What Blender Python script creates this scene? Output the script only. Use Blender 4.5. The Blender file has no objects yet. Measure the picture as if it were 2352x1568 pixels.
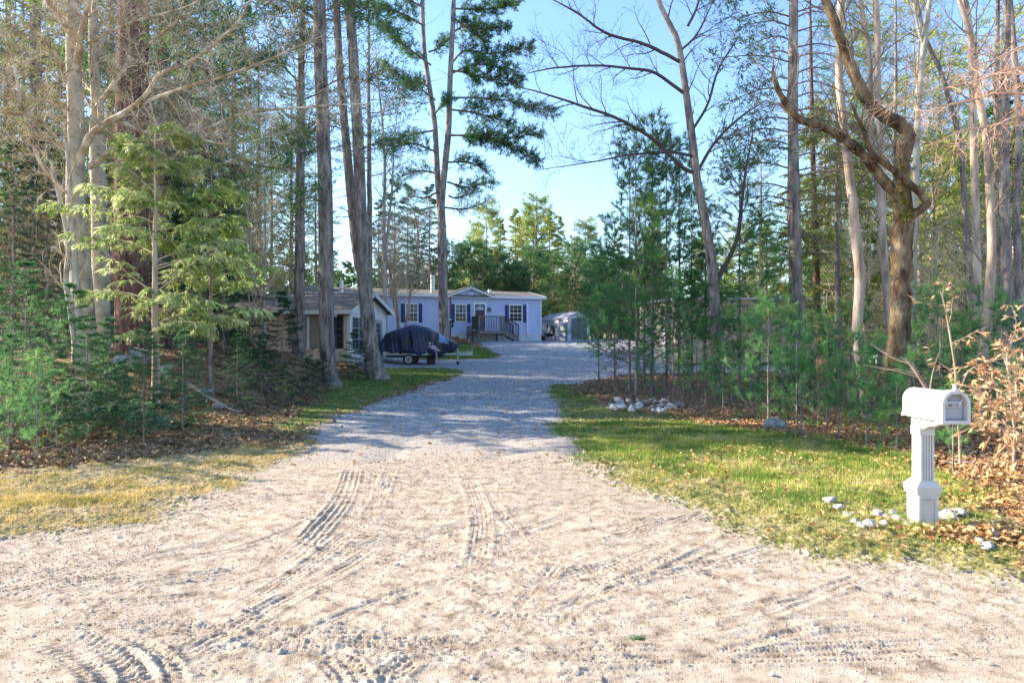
import bpy, math, random
import numpy as np
PI=math.pi
scene=bpy.context.scene
C=scene.collection
R_=np.random.RandomState(7)
# ------------------------------------------------------------------ helpers
def tag(o,label=None,cat=None,group=None,kind=None):
    if label: o['label']=label
    if cat: o['category']=cat
    if group: o['group']=group
    if kind: o['kind']=kind
    return o
def empty(name,loc,rz=0,label=None,cat=None,group=None):
    o=bpy.data.objects.new(name,None); C.objects.link(o); o.location=loc; o.rotation_euler=(0,0,rz)
    o.empty_display_size=.3
    return tag(o,label,cat,group)
def link(name,me,parent=None):
    o=bpy.data.objects.new(name,me); C.objects.link(o)
    if parent: o.parent=parent
    return o
def copy_tree(o,parent=None):
    c=o.copy(); C.objects.link(c); c.parent=parent
    for ch in list(o.children): copy_tree(ch,c)
    return c
def ss(a):
    a=np.clip(a,0,1); return a*a*(3-2*a)
CAMH=1.6; F=1568.0
def W(px,py,Y):                      # a point seen in the photo at a known distance
    return np.array([(px-1176)/F*Y,Y,CAMH-(py-784)/F*Y])
def prof(Y): return np.interp(Y,[-50,8,15,20,28,34,38,44,46.5,60,100,400],[0,0,.07,.18,.35,.45,.73,1.4,1.58,1.72,2.0,2.0])
def H(x,y):
    x=np.asarray(x,float); y=np.asarray(y,float)
    z=prof(y)
    z=z-ss((x-17)/7)*(z+.15)*ss((y-25)/10)
    z=z+1.25*ss((-x-5)/3.)*ss((y-11.5)/5.)*(1-.8*ss((y-20)/8.))
    return z
def gp(px,py):                       # ground point seen at a pixel
    lo=3.0
    k=(px-1176)/F; s=(py-784)/F
    ys=np.arange(2.5,60,.02); g=H(k*ys,ys)-(CAMH-s*ys)
    i=np.argmax(g>0)
    return np.array([k*ys[i],ys[i]])
def vnoise(x,y,seed=0):
    xi=np.floor(x).astype(np.int64); yi=np.floor(y).astype(np.int64)
    fx=x-xi; fy=y-yi; fx=fx*fx*(3-2*fx); fy=fy*fy*(3-2*fy)
    def h(a,b):
        n=(a*374761393+b*668265263+seed*982451653)&0xffffffff
        n=((n^(n>>13))*1274126177)&0xffffffff
        n=n^(n>>16)
        return (n&0xffff)/65535.0
    return (h(xi,yi)*(1-fx)+h(xi+1,yi)*fx)*(1-fy)+(h(xi,yi+1)*(1-fx)+h(xi+1,yi+1)*fx)*fy
def inpoly(x,y,poly):
    poly=np.asarray(poly); r=np.zeros(x.shape,bool); n=len(poly)
    for i in range(n):
        x0,y0=poly[i]; x1,y1=poly[(i+1)%n]
        if y0==y1: continue
        c=((y0>y)!=(y1>y))&(x<(x1-x0)*(y-y0)/(y1-y0)+x0)
        r^=c
    return r
# ------------------------------------------------------------------ numpy mesh builder
class Geo:
    def __init__(s): s.v=[]; s.f=[]; s.n=0; s.col=[]
    def add(s,v,f,mi=0,smooth=False,tint=None):   # v (N,3), f (M,k)
        s.v.append(np.asarray(v,np.float32)); s.f.append((np.asarray(f,np.int64)+s.n,mi,smooth)); s.n+=len(v)
    def build(s,name,mats,parent=None,origin=None):
        V=np.concatenate(s.v)
        if origin is not None: V=V-np.asarray(origin,np.float32)
        me=bpy.data.meshes.new(name)
        me.vertices.add(len(V)); me.vertices.foreach_set('co',V.astype(np.float32).ravel())
        loops=np.concatenate([f.ravel() for f,_,_ in s.f])
        tot=np.concatenate([np.full(len(f),f.shape[1]) for f,_,_ in s.f])
        mi=np.concatenate([np.full(len(f),m) for f,m,_ in s.f])
        sm=np.concatenate([np.full(len(f),q) for f,_,q in s.f])
        st=np.concatenate([[0],np.cumsum(tot)[:-1]])
        me.loops.add(len(loops)); me.loops.foreach_set('vertex_index',loops.astype(np.int32))
        me.polygons.add(len(tot)); me.polygons.foreach_set('loop_start',st.astype(np.int32))
        me.polygons.foreach_set('material_index',mi.astype(np.int32))
        me.polygons.foreach_set('use_smooth',sm.astype(bool))
        me.update(calc_edges=True)
        for m in (mats if isinstance(mats,(list,tuple)) else [mats]): me.materials.append(m)
        return link(name,me,parent)
def nrm(a): return a/np.maximum(np.linalg.norm(a,axis=-1,keepdims=True),1e-9)
def tubes(g,P,R,sides=4,mi=0,flare=0):
    P=np.asarray(P,float); R=np.asarray(R,float); M,N,_=P.shape
    if M==0: return
    T=nrm(np.gradient(P,axis=1))
    mean=nrm(P[:,-1]-P[:,0]); ref=np.where(np.abs(mean[:,2:3])>.7,np.array([[1.,0,0]]),np.array([[0,0,1.]]))[:,None,:]
    U=nrm(np.cross(T,ref)); Vv=np.cross(T,U)
    a=np.arange(sides)/sides*2*PI
    ring=U[:,:,None,:]*np.cos(a)[None,None,:,None]+Vv[:,:,None,:]*np.sin(a)[None,None,:,None]
    verts=(P[:,:,None,:]+ring*R[:,:,None,None]).reshape(-1,3)
    m=np.arange(M)[:,None,None]; n=np.arange(N-1)[None,:,None]; k=np.arange(sides)[None,None,:]; k2=(k+1)%sides
    b=m*N*sides
    f=np.stack([b+n*sides+k,b+n*sides+k2,b+(n+1)*sides+k2,b+(n+1)*sides+k],-1).reshape(-1,4)
    g.add(verts,f,mi,True)
def interp_poly(P,t):                 # P (M,N,3), t (M,n) -> points, tangents
    M,N,_=P.shape; x=t*(N-1); i=np.clip(x.astype(int),0,N-2); f=(x-i)[...,None]
    m=np.arange(M)[:,None]
    a=P[m,i]; b=P[m,i+1]
    return a*(1-f)+b*f,nrm(b-a)
def sprout(rs,P,R,n,t0,t1,L,ang,up=0.,wig=.12,nseg=6,curve=0.,rmul=.5,rmin=.002,planar=0.,lt=None,taper=.2,rmax=9):
    """children of every polyline: returns P',R' """
    P=np.asarray(P,float); M=P.shape[0]
    t=t0+(t1-t0)*(np.arange(n)[None,:]+rs.rand(M,n))/n
    p,T=interp_poly(P,t); r=interp_poly(np.repeat(R[...,None],3,-1),t)[0][...,0]
    rnd=nrm(np.cross(T,rs.randn(M,n,3)))
    if planar>0:
        side=nrm(np.cross(T,np.array([0,0,1.]))+1e-6)*np.where((np.arange(n)%2)[None,:,None]==0,1,-1)
        rnd=nrm(rnd*(1-planar)+side*planar)
    A=np.radians(ang+rs.randn(M,n)*ang*.15)[...,None]
    D=nrm(T*np.cos(A)+rnd*np.sin(A)+np.array([0,0,up]))
    Ln=L*(.65+.7*rs.rand(M,n))
    if lt is not None: Ln=Ln*lt(t)
    K=M*n; p=p.reshape(K,3); D=D.reshape(K,3); Ln=Ln.reshape(K); r0=np.clip(r.reshape(K)*rmul,rmin,rmax)
    out=[p]; d=D
    for k in range(nseg-1):
        p=p+d*(Ln/(nseg-1))[:,None]; out.append(p)
        d=nrm(d+rs.randn(K,3)*wig+np.array([0,0,curve]))
    Pn=np.stack(out,1); Rn=r0[:,None]*np.linspace(1,taper,nseg)[None,:]
    return Pn,np.maximum(Rn,rmin*.6)
def blades(g,rs,P,K,L,w,spread=.6,t0=0.,t1=1.,droop=0.,mi=1,Lt=None,flat=0.,tri=False):
    P=np.asarray(P,float); M=P.shape[0]
    if M==0: return
    t=t0+(t1-t0)*rs.rand(M,K); p,T=interp_poly(P,t)
    rnd=nrm(np.cross(T,rs.randn(M,K,3)))
    if flat>0: rnd=nrm(rnd*np.array([1,1,1-flat]))
    D=nrm(T+rnd*spread*(.5+rs.rand(M,K,1))+np.array([0,0,droop]))
    ln=L*(.6+.8*rs.rand(M,K,1))
    if Lt is not None: ln=ln*Lt(t)[...,None]
    S=nrm(np.cross(D,rs.randn(M,K,3)*np.array([1,1,1])+np.array([0,0,2*flat])))
    p=p.reshape(-1,3);D=D.reshape(-1,3);S=S.reshape(-1,3);ln=ln.reshape(-1,1); n=len(p)
    if tri:
        v=np.stack([p-S*w*.5,p+S*w*.5,p+D*ln],1).reshape(-1,3)
        g.add(v,np.arange(n*3).reshape(n,3),mi)
    else:
        v=np.stack([p,p+D*ln*.45-S*w*.5,p+D*ln,p+D*ln*.45+S*w*.5],1).reshape(-1,3)
        g.add(v,np.arange(n*4).reshape(n,4),mi)
def resample(pts,n):
    pts=np.asarray(pts,float); s=np.concatenate([[0],np.cumsum(np.linalg.norm(np.diff(pts[:,:3],axis=0),axis=1))])
    # smooth spline through the points (Catmull-Rom)
    q=np.linspace(0,s[-1],n); out=[]
    for x in q:
        i=min(max(np.searchsorted(s,x)-1,0),len(pts)-2); u=(x-s[i])/max(s[i+1]-s[i],1e-9)
        p1,p2=pts[i],pts[i+1]; p0=pts[i-1] if i>0 else 2*p1-p2; p3=pts[i+2] if i+2<len(pts) else 2*p2-p1
        out.append(.5*((2*p1)+(-p0+p2)*u+(2*p0-5*p1+4*p2-p3)*u*u+(-p0+3*p1-3*p2+p3)*u**3))
    return np.array(out)
# ------------------------------------------------------------------ materials
def newmat(name):
    m=bpy.data.materials.new(name); m.use_nodes=True; nt=m.node_tree
    b=nt.nodes['Principled BSDF']; return m,nt,b
def nd(nt,typ,**kw):
    n=nt.nodes.new(typ)
    for k,v in kw.items():
        if hasattr(n,k) and not k.startswith('in_'): setattr(n,k,v)
        else: n.inputs[k.replace('in_','')].default_value=v
    return n
def rgb(c): return (c[0],c[1],c[2],1)
def noisy(name,cols,scale=5,detail=6,rough=.8,bump=0.,bscale=None,stretch=(1,1,1),pos=None,rnd=0.,spec=.3,metal=0,bdist=.02,trans=0.,coord='Object',rnd_hue=0.):
    m,nt,b=newmat(name); L=nt.links
    tc=nd(nt,'ShaderNodeTexCoord'); mp=nd(nt,'ShaderNodeMapping'); mp.inputs['Scale'].default_value=stretch
    L.new(tc.outputs[coord],mp.inputs['Vector'])
    n=nd(nt,'ShaderNodeTexNoise'); n.inputs['Scale'].default_value=scale; n.inputs['Detail'].default_value=detail; n.inputs['Roughness'].default_value=.62
    L.new(mp.outputs[0],n.inputs['Vector'])
    r=nd(nt,'ShaderNodeValToRGB'); el=r.color_ramp.elements
    k=len(cols); pos=pos or [.3+.4*i/max(k-1,1) for i in range(k)]
    el[0].position=pos[0]; el[0].color=rgb(cols[0]); el[1].position=pos[-1]; el[1].color=rgb(cols[-1])
    for i in range(1,k-1):
        e=el.new(pos[i]); e.color=rgb(cols[i])
    L.new(n.outputs['Fac'],r.inputs['Fac']); out=r.outputs['Color']
    if rnd>0 or rnd_hue>0:
        oi=nd(nt,'ShaderNodeObjectInfo'); hs=nd(nt,'ShaderNodeHueSaturation')
        mr=nd(nt,'ShaderNodeMapRange'); mr.inputs['To Min'].default_value=1-rnd; mr.inputs['To Max'].default_value=1+rnd
        L.new(oi.outputs['Random'],mr.inputs['Value']); L.new(mr.outputs[0],hs.inputs['Value'])
        mh=nd(nt,'ShaderNodeMapRange'); mh.inputs['To Min'].default_value=.5-rnd_hue; mh.inputs['To Max'].default_value=.5+rnd_hue
        mu=nd(nt,'ShaderNodeMath',operation='FRACT'); m7=nd(nt,'ShaderNodeMath',operation='MULTIPLY'); m7.inputs[1].default_value=7.3
        L.new(oi.outputs['Random'],m7.inputs[0]); L.new(m7.outputs[0],mu.inputs[0]); L.new(mu.outputs[0],mh.inputs['Value']); L.new(mh.outputs[0],hs.inputs['Hue'])
        L.new(out,hs.inputs['Color']); out=hs.outputs['Color']
    L.new(out,b.inputs['Base Color'])
    b.inputs['Roughness'].default_value=rough; b.inputs['Specular IOR Level'].default_value=spec; b.inputs['Metallic'].default_value=metal
    if bump>0:
        n2=nd(nt,'ShaderNodeTexNoise'); n2.inputs['Scale'].default_value=bscale or scale*4; n2.inputs['Detail'].default_value=8
        L.new(mp.outputs[0],n2.inputs['Vector'])
        bp=nd(nt,'ShaderNodeBump'); bp.inputs['Strength'].default_value=bump; bp.inputs['Distance'].default_value=bdist
        L.new(n2.outputs['Fac'],bp.inputs['Height']); L.new(bp.outputs[0],b.inputs['Normal'])
    if trans>0:
        tr=nd(nt,'ShaderNodeBsdfTranslucent'); mx=nd(nt,'ShaderNodeMixShader'); mx.inputs[0].default_value=trans
        L.new(out,tr.inputs['Color']); L.new(b.outputs[0],mx.inputs[1]); L.new(tr.outputs[0],mx.inputs[2])
        L.new(mx.outputs[0],nt.nodes['Material Output'].inputs['Surface'])
    return m
def plain(name,c,rough=.6,metal=0,var=.12,scale=3,spec=.4,bump=.05):
    a=[x*(1-var) for x in c]; d=[min(1,x*(1+var)) for x in c]
    return noisy(name,[a,c,d],scale=scale,rough=rough,metal=metal,spec=spec,bump=bump,bscale=scale*20,bdist=.004)
M={}
def bark(name,cols,sc=1.,bump=.9): return noisy(name,cols,scale=9*sc,detail=8,rough=.95,bump=bump,bscale=22*sc,stretch=(1,1,.22),spec=.1,bdist=.04,rnd=.12)
M['bark_pine']=bark('bark_pine',[(.06,.05,.048),(.25,.21,.19),(.46,.40,.35)])
M['bark_red']=bark('bark_red',[(.05,.025,.022),(.15,.085,.075),(.28,.17,.15)],1.3)
M['bark_grey']=noisy('bark_grey',[(.16,.13,.10),(.40,.36,.29),(.60,.56,.47)],scale=5,detail=8,rough=.95,bump=.35,bscale=30,stretch=(1,1,.8),spec=.1,pos=[.3,.45,.72])
M['bark_maple']=noisy('bark_maple',[(.02,.014,.012),(.10,.065,.04),(.22,.16,.10),(.42,.35,.23)],scale=5.5,detail=9,rough=.95,bump=.9,bscale=26,stretch=(1,1,.35),spec=.1,bdist=.03,pos=[.3,.42,.55,.72])
M['bark_pale']=bark('bark_pale',[(.16,.12,.10),(.42,.32,.25),(.60,.50,.40)],.8,.3)
M['twig_tan']=plain('twig_tan',(.58,.46,.33),.8,var=.35,scale=2)
M['limb_tan']=noisy('limb_tan',[(.15,.10,.06),(.40,.32,.22),(.70,.63,.52)],scale=3.5,detail=9,rough=.9,bump=.3,bscale=30,pos=[.33,.47,.62],spec=.1)  # pale end of the ramp paints whitish highlights onto the bark
M['twig_brown']=plain('twig_brown',(.21,.16,.13),.85,var=.3,scale=2)
M['twig_dark']=plain('twig_dark',(.085,.065,.06),.9,var=.3)
def needles(name,a,b_,c,sc=1.2,trans=.42): return noisy(name,[a,b_,c],scale=sc,detail=5,rough=.6,rnd=.18,rnd_hue=.018,spec=.35,trans=trans,pos=[.32,.5,.68])
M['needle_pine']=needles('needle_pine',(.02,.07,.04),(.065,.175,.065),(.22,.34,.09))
M['needle_young']=needles('needle_young',(.03,.11,.055),(.11,.29,.09),(.36,.56,.16),1.5)
M['needle_mid']=needles('needle_mid',(.025,.09,.045),(.085,.24,.08),(.32,.52,.13),1.2)
M['needle_spruce']=needles('needle_spruce',(.012,.05,.028),(.035,.105,.05),(.10,.19,.07))
M['needle_fir']=needles('needle_fir',(.04,.12,.06),(.085,.21,.08),(.19,.34,.11),2)
M['needle_hemlock']=needles('needle_hemlock',(.09,.17,.055),(.36,.45,.14),(.82,.84,.50),2.2,.45)  # palest tone paints sun highlights into the needle colour
M['needle_painted_sun']=needles('needle_painted_sun',(.15,.22,.05),(.30,.37,.08),(.48,.52,.14),.5,.45)  # brighter, yellower needle copy with sunlight put into its colour
M['beech_leaf']=noisy('beech_leaf',[(.26,.11,.05),(.60,.34,.18),(.84,.62,.40)],scale=14,rough=.7,trans=.3,rnd=.05)
M['fallen_leaf']=noisy('fallen_leaf',[(.22,.09,.035),(.45,.22,.08),(.62,.38,.17),(.70,.52,.30)],scale=14,detail=2,rough=.8,trans=.12,pos=[.3,.42,.55,.7])
M['litter_leaf']=noisy('litter_leaf',[(.12,.065,.04),(.30,.18,.10),(.50,.34,.20)],scale=12,detail=2,rough=.85)
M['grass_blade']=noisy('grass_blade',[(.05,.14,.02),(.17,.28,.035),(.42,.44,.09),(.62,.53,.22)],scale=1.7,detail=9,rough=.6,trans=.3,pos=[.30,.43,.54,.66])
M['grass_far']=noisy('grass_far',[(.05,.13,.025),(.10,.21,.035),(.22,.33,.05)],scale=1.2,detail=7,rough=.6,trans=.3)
M['grass_dry']=noisy('grass_dry',[(.14,.25,.03),(.36,.30,.07),(.68,.50,.17),(.82,.66,.30)],scale=2.2,detail=8,rough=.7,trans=.3,pos=[.3,.42,.58,.72])
M['stone']=noisy('stone',[(.18,.17,.16),(.44,.43,.41),(.66,.65,.62)],scale=4,rough=.9,bump=.5,bscale=25,rnd=.25)
M['boulder']=noisy('boulder',[(.13,.13,.12),(.30,.30,.29),(.44,.43,.40)],scale=4,rough=.95,bump=.6,bscale=18,rnd=.15)
M['pebble']=noisy('pebble',[(.25,.22,.20),(.50,.45,.40),(.72,.67,.60)],scale=22,detail=1,rough=.85,pos=[.3,.5,.7])
M['dirt']=noisy('dirt',[(.26,.195,.14),(.46,.365,.275),(.58,.49,.39)],scale=7,detail=15,rough=.95,bump=.6,bscale=140,spec=.1,bdist=.03,pos=[.33,.47,.66])
M['gravel']=noisy('gravel',[(.16,.165,.18),(.32,.325,.345),(.49,.485,.485)],scale=5,detail=12,rough=.95,bump=.8,bscale=45,spec=.15,bdist=.03)
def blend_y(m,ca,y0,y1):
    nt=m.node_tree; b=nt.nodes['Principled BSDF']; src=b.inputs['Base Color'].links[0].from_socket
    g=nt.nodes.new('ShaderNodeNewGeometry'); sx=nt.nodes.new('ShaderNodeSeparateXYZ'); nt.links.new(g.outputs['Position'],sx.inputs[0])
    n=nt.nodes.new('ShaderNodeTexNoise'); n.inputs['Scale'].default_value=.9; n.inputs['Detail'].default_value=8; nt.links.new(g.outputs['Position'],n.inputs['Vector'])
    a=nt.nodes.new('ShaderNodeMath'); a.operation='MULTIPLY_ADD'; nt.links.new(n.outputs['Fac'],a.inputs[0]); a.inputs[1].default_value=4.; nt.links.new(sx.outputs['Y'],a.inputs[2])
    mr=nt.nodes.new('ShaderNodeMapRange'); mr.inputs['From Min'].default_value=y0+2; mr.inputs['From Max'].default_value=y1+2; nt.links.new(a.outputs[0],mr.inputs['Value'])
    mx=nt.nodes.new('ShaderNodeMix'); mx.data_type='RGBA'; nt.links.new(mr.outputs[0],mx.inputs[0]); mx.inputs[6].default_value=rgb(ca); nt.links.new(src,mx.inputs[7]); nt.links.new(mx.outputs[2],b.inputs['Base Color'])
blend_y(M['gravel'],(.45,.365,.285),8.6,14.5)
M['floor']=noisy('floor',[(.05,.033,.022),(.16,.105,.07),(.30,.21,.13),(.42,.31,.19)],scale=3.2,detail=12,rough=1,bump=.9,bscale=24,spec=.05,bdist=.05)
M['lawn']=noisy('lawn',[(.10,.12,.03),(.24,.22,.08),(.44,.35,.20)],scale=3.5,detail=10,rough=1,bump=.8,bscale=50,spec=.05,bdist=.03)
M['verge']=noisy('verge',[(.18,.17,.07),(.38,.29,.16),(.50,.40,.26)],scale=3.,detail=10,rough=1,bump=.8,bscale=40,spec=.05,bdist=.03)
M['siding']=plain('siding',(.56,.62,.88),.55,var=.04,scale=1)
M['white_trim']=plain('white_trim',(.86,.87,.89),.5,var=.03)
M['skirt']=plain('skirt',(.72,.76,.82),.5,var=.03)
M['navy']=plain('navy',(.02,.045,.20),.5,var=.1)
M['door_blue']=plain('door_blue',(.02,.05,.17),.4,var=.08)
M['curtain']=plain('curtain',(.20,.25,.24),.8,var=.4,scale=6)
M['roof_shingle']=noisy('roof_shingle',[(.10,.085,.075),(.19,.16,.135),(.28,.24,.20)],scale=14,detail=8,rough=.95,bump=.4,bscale=40,stretch=(.4,1,1))
M['roof_shed']=noisy('roof_shed',[(.25,.25,.29),(.36,.36,.41)],scale=9,rough=.9,bump=.3)
M['steel']=plain('steel',(.62,.64,.67),.35,metal=.8,var=.1)
M['dark_metal']=plain('dark_metal',(.05,.05,.055),.5,metal=.4)
M['deck_wood']=noisy('deck_wood',[(.13,.11,.11),(.24,.21,.20),(.33,.30,.28)],scale=6,rough=.85,stretch=(1,1,.3),bump=.3)
M['deck_dark']=noisy('deck_dark',[(.04,.035,.04),(.09,.08,.085),(.14,.12,.12)],scale=6,rough=.85,bump=.3)
M['wood_brown']=noisy('wood_brown',[(.12,.06,.03),(.24,.13,.07),(.34,.2,.11)],scale=6,rough=.8,stretch=(1,1,.2),bump=.3)
M['wood_stake']=noisy('wood_stake',[(.30,.21,.14),(.45,.33,.22)],scale=6,rough=.8,stretch=(1,1,.2))
M['tan_board']=noisy('tan_board',[(.40,.33,.24),(.56,.47,.35),(.66,.57,.44)],scale=3,rough=.85,stretch=(4,4,.25),bump=.25)
M['tan_wall']=noisy('tan_wall',[(.44,.35,.23),(.58,.47,.31),(.66,.55,.38)],scale=2.5,rough=.85,stretch=(3,3,.3),bump=.2)
M['white_board']=noisy('white_board',[(.50,.49,.47),(.68,.68,.67),(.76,.76,.76)],scale=3,rough=.8,stretch=(5,5,.2),bump=.2)
M['vinyl']=noisy('vinyl',[(.34,.30,.26),(.54,.51,.49),(.61,.585,.57)],scale=5,detail=9,rough=.5,pos=[.22,.4,.6],bump=.05)
M['vinyl_grey']=plain('vinyl_grey',(.36,.36,.40),.6,var=.04)
M['red']=plain('red',(.6,.05,.05),.5)
M['orange_dry']=plain('orange_dry',(.55,.16,.06),.8,var=.4,scale=20)
M['rubber']=plain('rubber',(.02,.02,.022),.8)
M['shed_wall']=plain('shed_wall',(.37,.39,.46),.6,var=.05)
M['shed_trim']=plain('shed_trim',(.66,.68,.73),.6,var=.03)
M['shed_door']=plain('shed_door',(.17,.17,.19),.7,var=.06)
M['car_paint']=plain('car_paint',(.72,.75,.80),.25,var=.02,spec=.6)
M['tail_lamp']=plain('tail_lamp',(.45,.03,.03),.3)
M['ribbon']=plain('ribbon',(.78,.74,.80),.5,var=.1,scale=20)
M['copper']=plain('copper',(.55,.30,.22),.6)
M['alu']=plain('alu',(.45,.46,.44),.45,metal=.5)
M['moss']=plain('moss',(.22,.23,.03),1,var=.3,scale=12)
def glassmat(name,c,rough=.08):
    m,nt,b=newmat(name); b.inputs['Base Color'].default_value=rgb(c); b.inputs['Roughness'].default_value=rough; b.inputs['Specular IOR Level'].default_value=.35; return m
M['glass']=glassmat('glass',(.02,.025,.035)); M['screen']=glassmat('screen',(.045,.06,.085),.4)
M['glass_sky']=glassmat('glass_sky',(.30,.36,.44),.3)
def tarpmat():
    m,nt,b=newmat('tarp'); L=nt.links
    tc=nd(nt,'ShaderNodeTexCoord'); n=nd(nt,'ShaderNodeTexNoise'); n.inputs['Scale'].default_value=1.0; n.inputs['Detail'].default_value=5
    L.new(tc.outputs['Object'],n.inputs['Vector']); r=nd(nt,'ShaderNodeValToRGB'); e=r.color_ramp.elements
    e[0].position=.38; e[0].color=(.005,.006,.014,1); e[1].position=.66; e[1].color=(.014,.03,.13,1)
    L.new(n.outputs['Fac'],r.inputs['Fac']); L.new(r.outputs[0],b.inputs['Base Color']); b.inputs['Roughness'].default_value=.34; b.inputs['Specular IOR Level'].default_value=.6
    mp=nd(nt,'ShaderNodeMapping'); mp.inputs['Scale'].default_value=(3.2,3.2,.7); L.new(tc.outputs['Object'],mp.inputs['Vector'])
    n2=nd(nt,'ShaderNodeTexNoise'); n2.inputs['Scale'].default_value=2.5; n2.inputs['Detail'].default_value=6; L.new(mp.outputs[0],n2.inputs['Vector'])
    bp=nd(nt,'ShaderNodeBump'); bp.inputs['Strength'].default_value=.9; bp.inputs['Distance'].default_value=.12; L.new(n2.outputs['Fac'],bp.inputs['Height']); L.new(bp.outputs[0],b.inputs['Normal'])
    return m
M['tarp']=tarpmat()
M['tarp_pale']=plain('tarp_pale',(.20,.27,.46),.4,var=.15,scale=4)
# ------------------------------------------------------------------ polygon builder for man-made things
class PB:
    def __init__(s,o=(0,0,0),ux=(1,0),mats=None):
        s.o=np.array(o,float); u=np.array([ux[0],ux[1],0.]); u/=np.linalg.norm(u); s.ux=u; s.uy=np.array([-u[1],u[0],0]); s.uz=np.array([0,0,1.]); s.v=[]; s.f=[]
    def P(s,x,y,z): return s.o+s.ux*x+s.uy*y+s.uz*z
    def poly(s,pts):
        b=len(s.v); s.v+= [s.P(*p) for p in pts]; s.f.append(list(range(b,b+len(pts)))); return s
    def hull(s,A,B):                 # two matching loops of points -> closed solid
        n=len(A); b=len(s.v); s.v+=[s.P(*p) for p in A]+[s.P(*p) for p in B]
        s.f.append([b+i for i in range(n)][::-1]); s.f.append([b+n+i for i in range(n)])
        for i in range(n): j=(i+1)%n; s.f.append([b+i,b+j,b+n+j,b+n+i])
        return s
    def box(s,x0,x1,y0,y1,z0,z1): return s.hull([(x0,y0,z0),(x1,y0,z0),(x1,y1,z0),(x0,y1,z0)],[(x0,y0,z1),(x1,y0,z1),(x1,y1,z1),(x0,y1,z1)])
    def prism(s,xz,y0,y1): return s.hull([(x,y0,z) for x,z in xz],[(x,y1,z) for x,z in xz])
    def prismx(s,yz,x0,x1): return s.hull([(x0,y,z) for y,z in yz],[(x1,y,z) for y,z in yz])
    def bar(s,a,b,t):
        a=np.array(a,float); b=np.array(b,float); d=(b-a)/np.linalg.norm(b-a); r=np.array([0,0,1.]) if abs(d[2])<.9 else np.array([1.,0,0])
        u=np.cross(d,r); u/=np.linalg.norm(u); w=np.cross(d,u)
        q=[(-1,-1),(1,-1),(1,1),(-1,1)]
        return s.hull([tuple(a+u*t/2*i+w*t/2*j) for i,j in q],[tuple(b+u*t/2*i+w*t/2*j) for i,j in q])
    def cyl(s,a,b,r,r2=None,n=14):
        a=np.array(a,float); b=np.array(b,float); r2=r if r2 is None else r2
        d=(b-a)/np.linalg.norm(b-a); q=np.array([0,0,1.]) if abs(d[2])<.9 else np.array([1.,0,0]); u=np.cross(d,q); u/=np.linalg.norm(u); w=np.cross(d,u)
        cs=[(math.cos(2*PI*i/n),math.sin(2*PI*i/n)) for i in range(n)]
        return s.hull([tuple(a+r*(c*u+k*w)) for c,k in cs],[tuple(b+r2*(c*u+k*w)) for c,k in cs])
    def build(s,name,m,parent=None,bevel=0,smooth=False):
        o0=np.array(parent.location) if parent else np.zeros(3)
        p=parent
        while p and p.parent: p=p.parent; o0=o0+np.array(p.location)
        me=bpy.data.meshes.new(name); me.from_pydata([tuple(v-o0) for v in s.v],[],s.f); me.update()
        import bmesh
        bm=bmesh.new(); bm.from_mesh(me); bmesh.ops.recalc_face_normals(bm,faces=bm.faces); bm.to_mesh(me); bm.free()
        me.materials.append(m); o=link(name,me,parent)
        if bevel>0:
            md=o.modifiers.new('bevel','BEVEL'); md.width=bevel; md.segments=2; md.limit_method='ANGLE'
        if smooth: me.polygons.foreach_set('use_smooth',[True]*len(me.polygons))
        return o
# ------------------------------------------------------------------ ground
def axis_pts(segs,start):
    out=[start]
    for end,d0,d1 in segs:
        a=out[-1]; x=a
        while x<end-1e-6:
            u=(x-a)/(end-a); x+=d0*(d1/d0)**u; out.append(min(x,end))
    return np.unique(np.round(np.array(out),5))
half=axis_pts([(4.4,.0125,.0125),(9,.0125,.05),(30,.06,.25),(60,.3,2),(700,3,60)],0.0)
gx=np.concatenate([-half[::-1][:-1],half])
gyf=axis_pts([(6.6,.0105,.0115),(13,.012,.04),(30,.04,.12),(64,.12,.3),(120,.5,4),(900,6,80)],2.7)
gy=np.concatenate([np.array([-60,-30,-15,-8,-4,-2,-1,0,.7,1.3,1.8,2.2,2.5]),gyf])
GX,GY=np.meshgrid(gx,gy)
P_=lambda L:[tuple(gp(*p)) for p in L]
lawn_low=[(1262,905),(1270,950),(1290,995),(1340,1045),(1430,1105),(1520,1145),(1650,1205),(1800,1250),(1950,1282),(2150,1312),(2352,1335)]
road_poly=[(-90,-80),(-90,3.6)]+P_([(-40,1250),(120,1215),(300,1185),(440,1135),(560,1083),(620,1062),(1345,1050)])+P_(lawn_low[4:])+[(8,4.5),(90,5.5),(90,-80)]
verge_poly=[(-90,3.6)]+P_([(-40,1250),(120,1215),(300,1185),(440,1135),(560,1083),(620,1062),(700,1010),(560,1020),(420,1040),(200,1062),(0,1100)])+[(-12,8.3),(-90,9)]
drive_poly=P_([(620,1062),(700,1000),(780,960),(900,912),(1000,880),(1068,857),(1060,850),(985,846),(870,847)])+[(-7.0,30.2),(-8.2,33.5),(-6.6,36.5),(-3,36.6),(-1.0,37.1),(-.55,38.6),(-1.6,42.2),(-2.4,45.8),(-2,48.5),(3,50),(4.2,58),(12,58),(14,44),(9.,37),(7.5,32.8),(13,32.2),(14,28.2),(8,28),(4.2,26.5),(2.6,23.5)]+P_(lawn_low[:4])+P_([(1345,1050)])
lawn_poly=P_(lawn_low)+P_([(2352,1190),(2280,1140),(2150,1075),(2050,1040),(1900,1010),(1750,992),(1600,968),(1480,950),(1390,935),(1340,905),(1310,885),(1275,882)])
strip_poly=P_([(640,1000),(700,990),(780,955),(900,907),(1000,875),(1066,856),(1058,850),(985,846),(870,847),(800,862),(760,900),(690,955),(640,985)])
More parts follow.
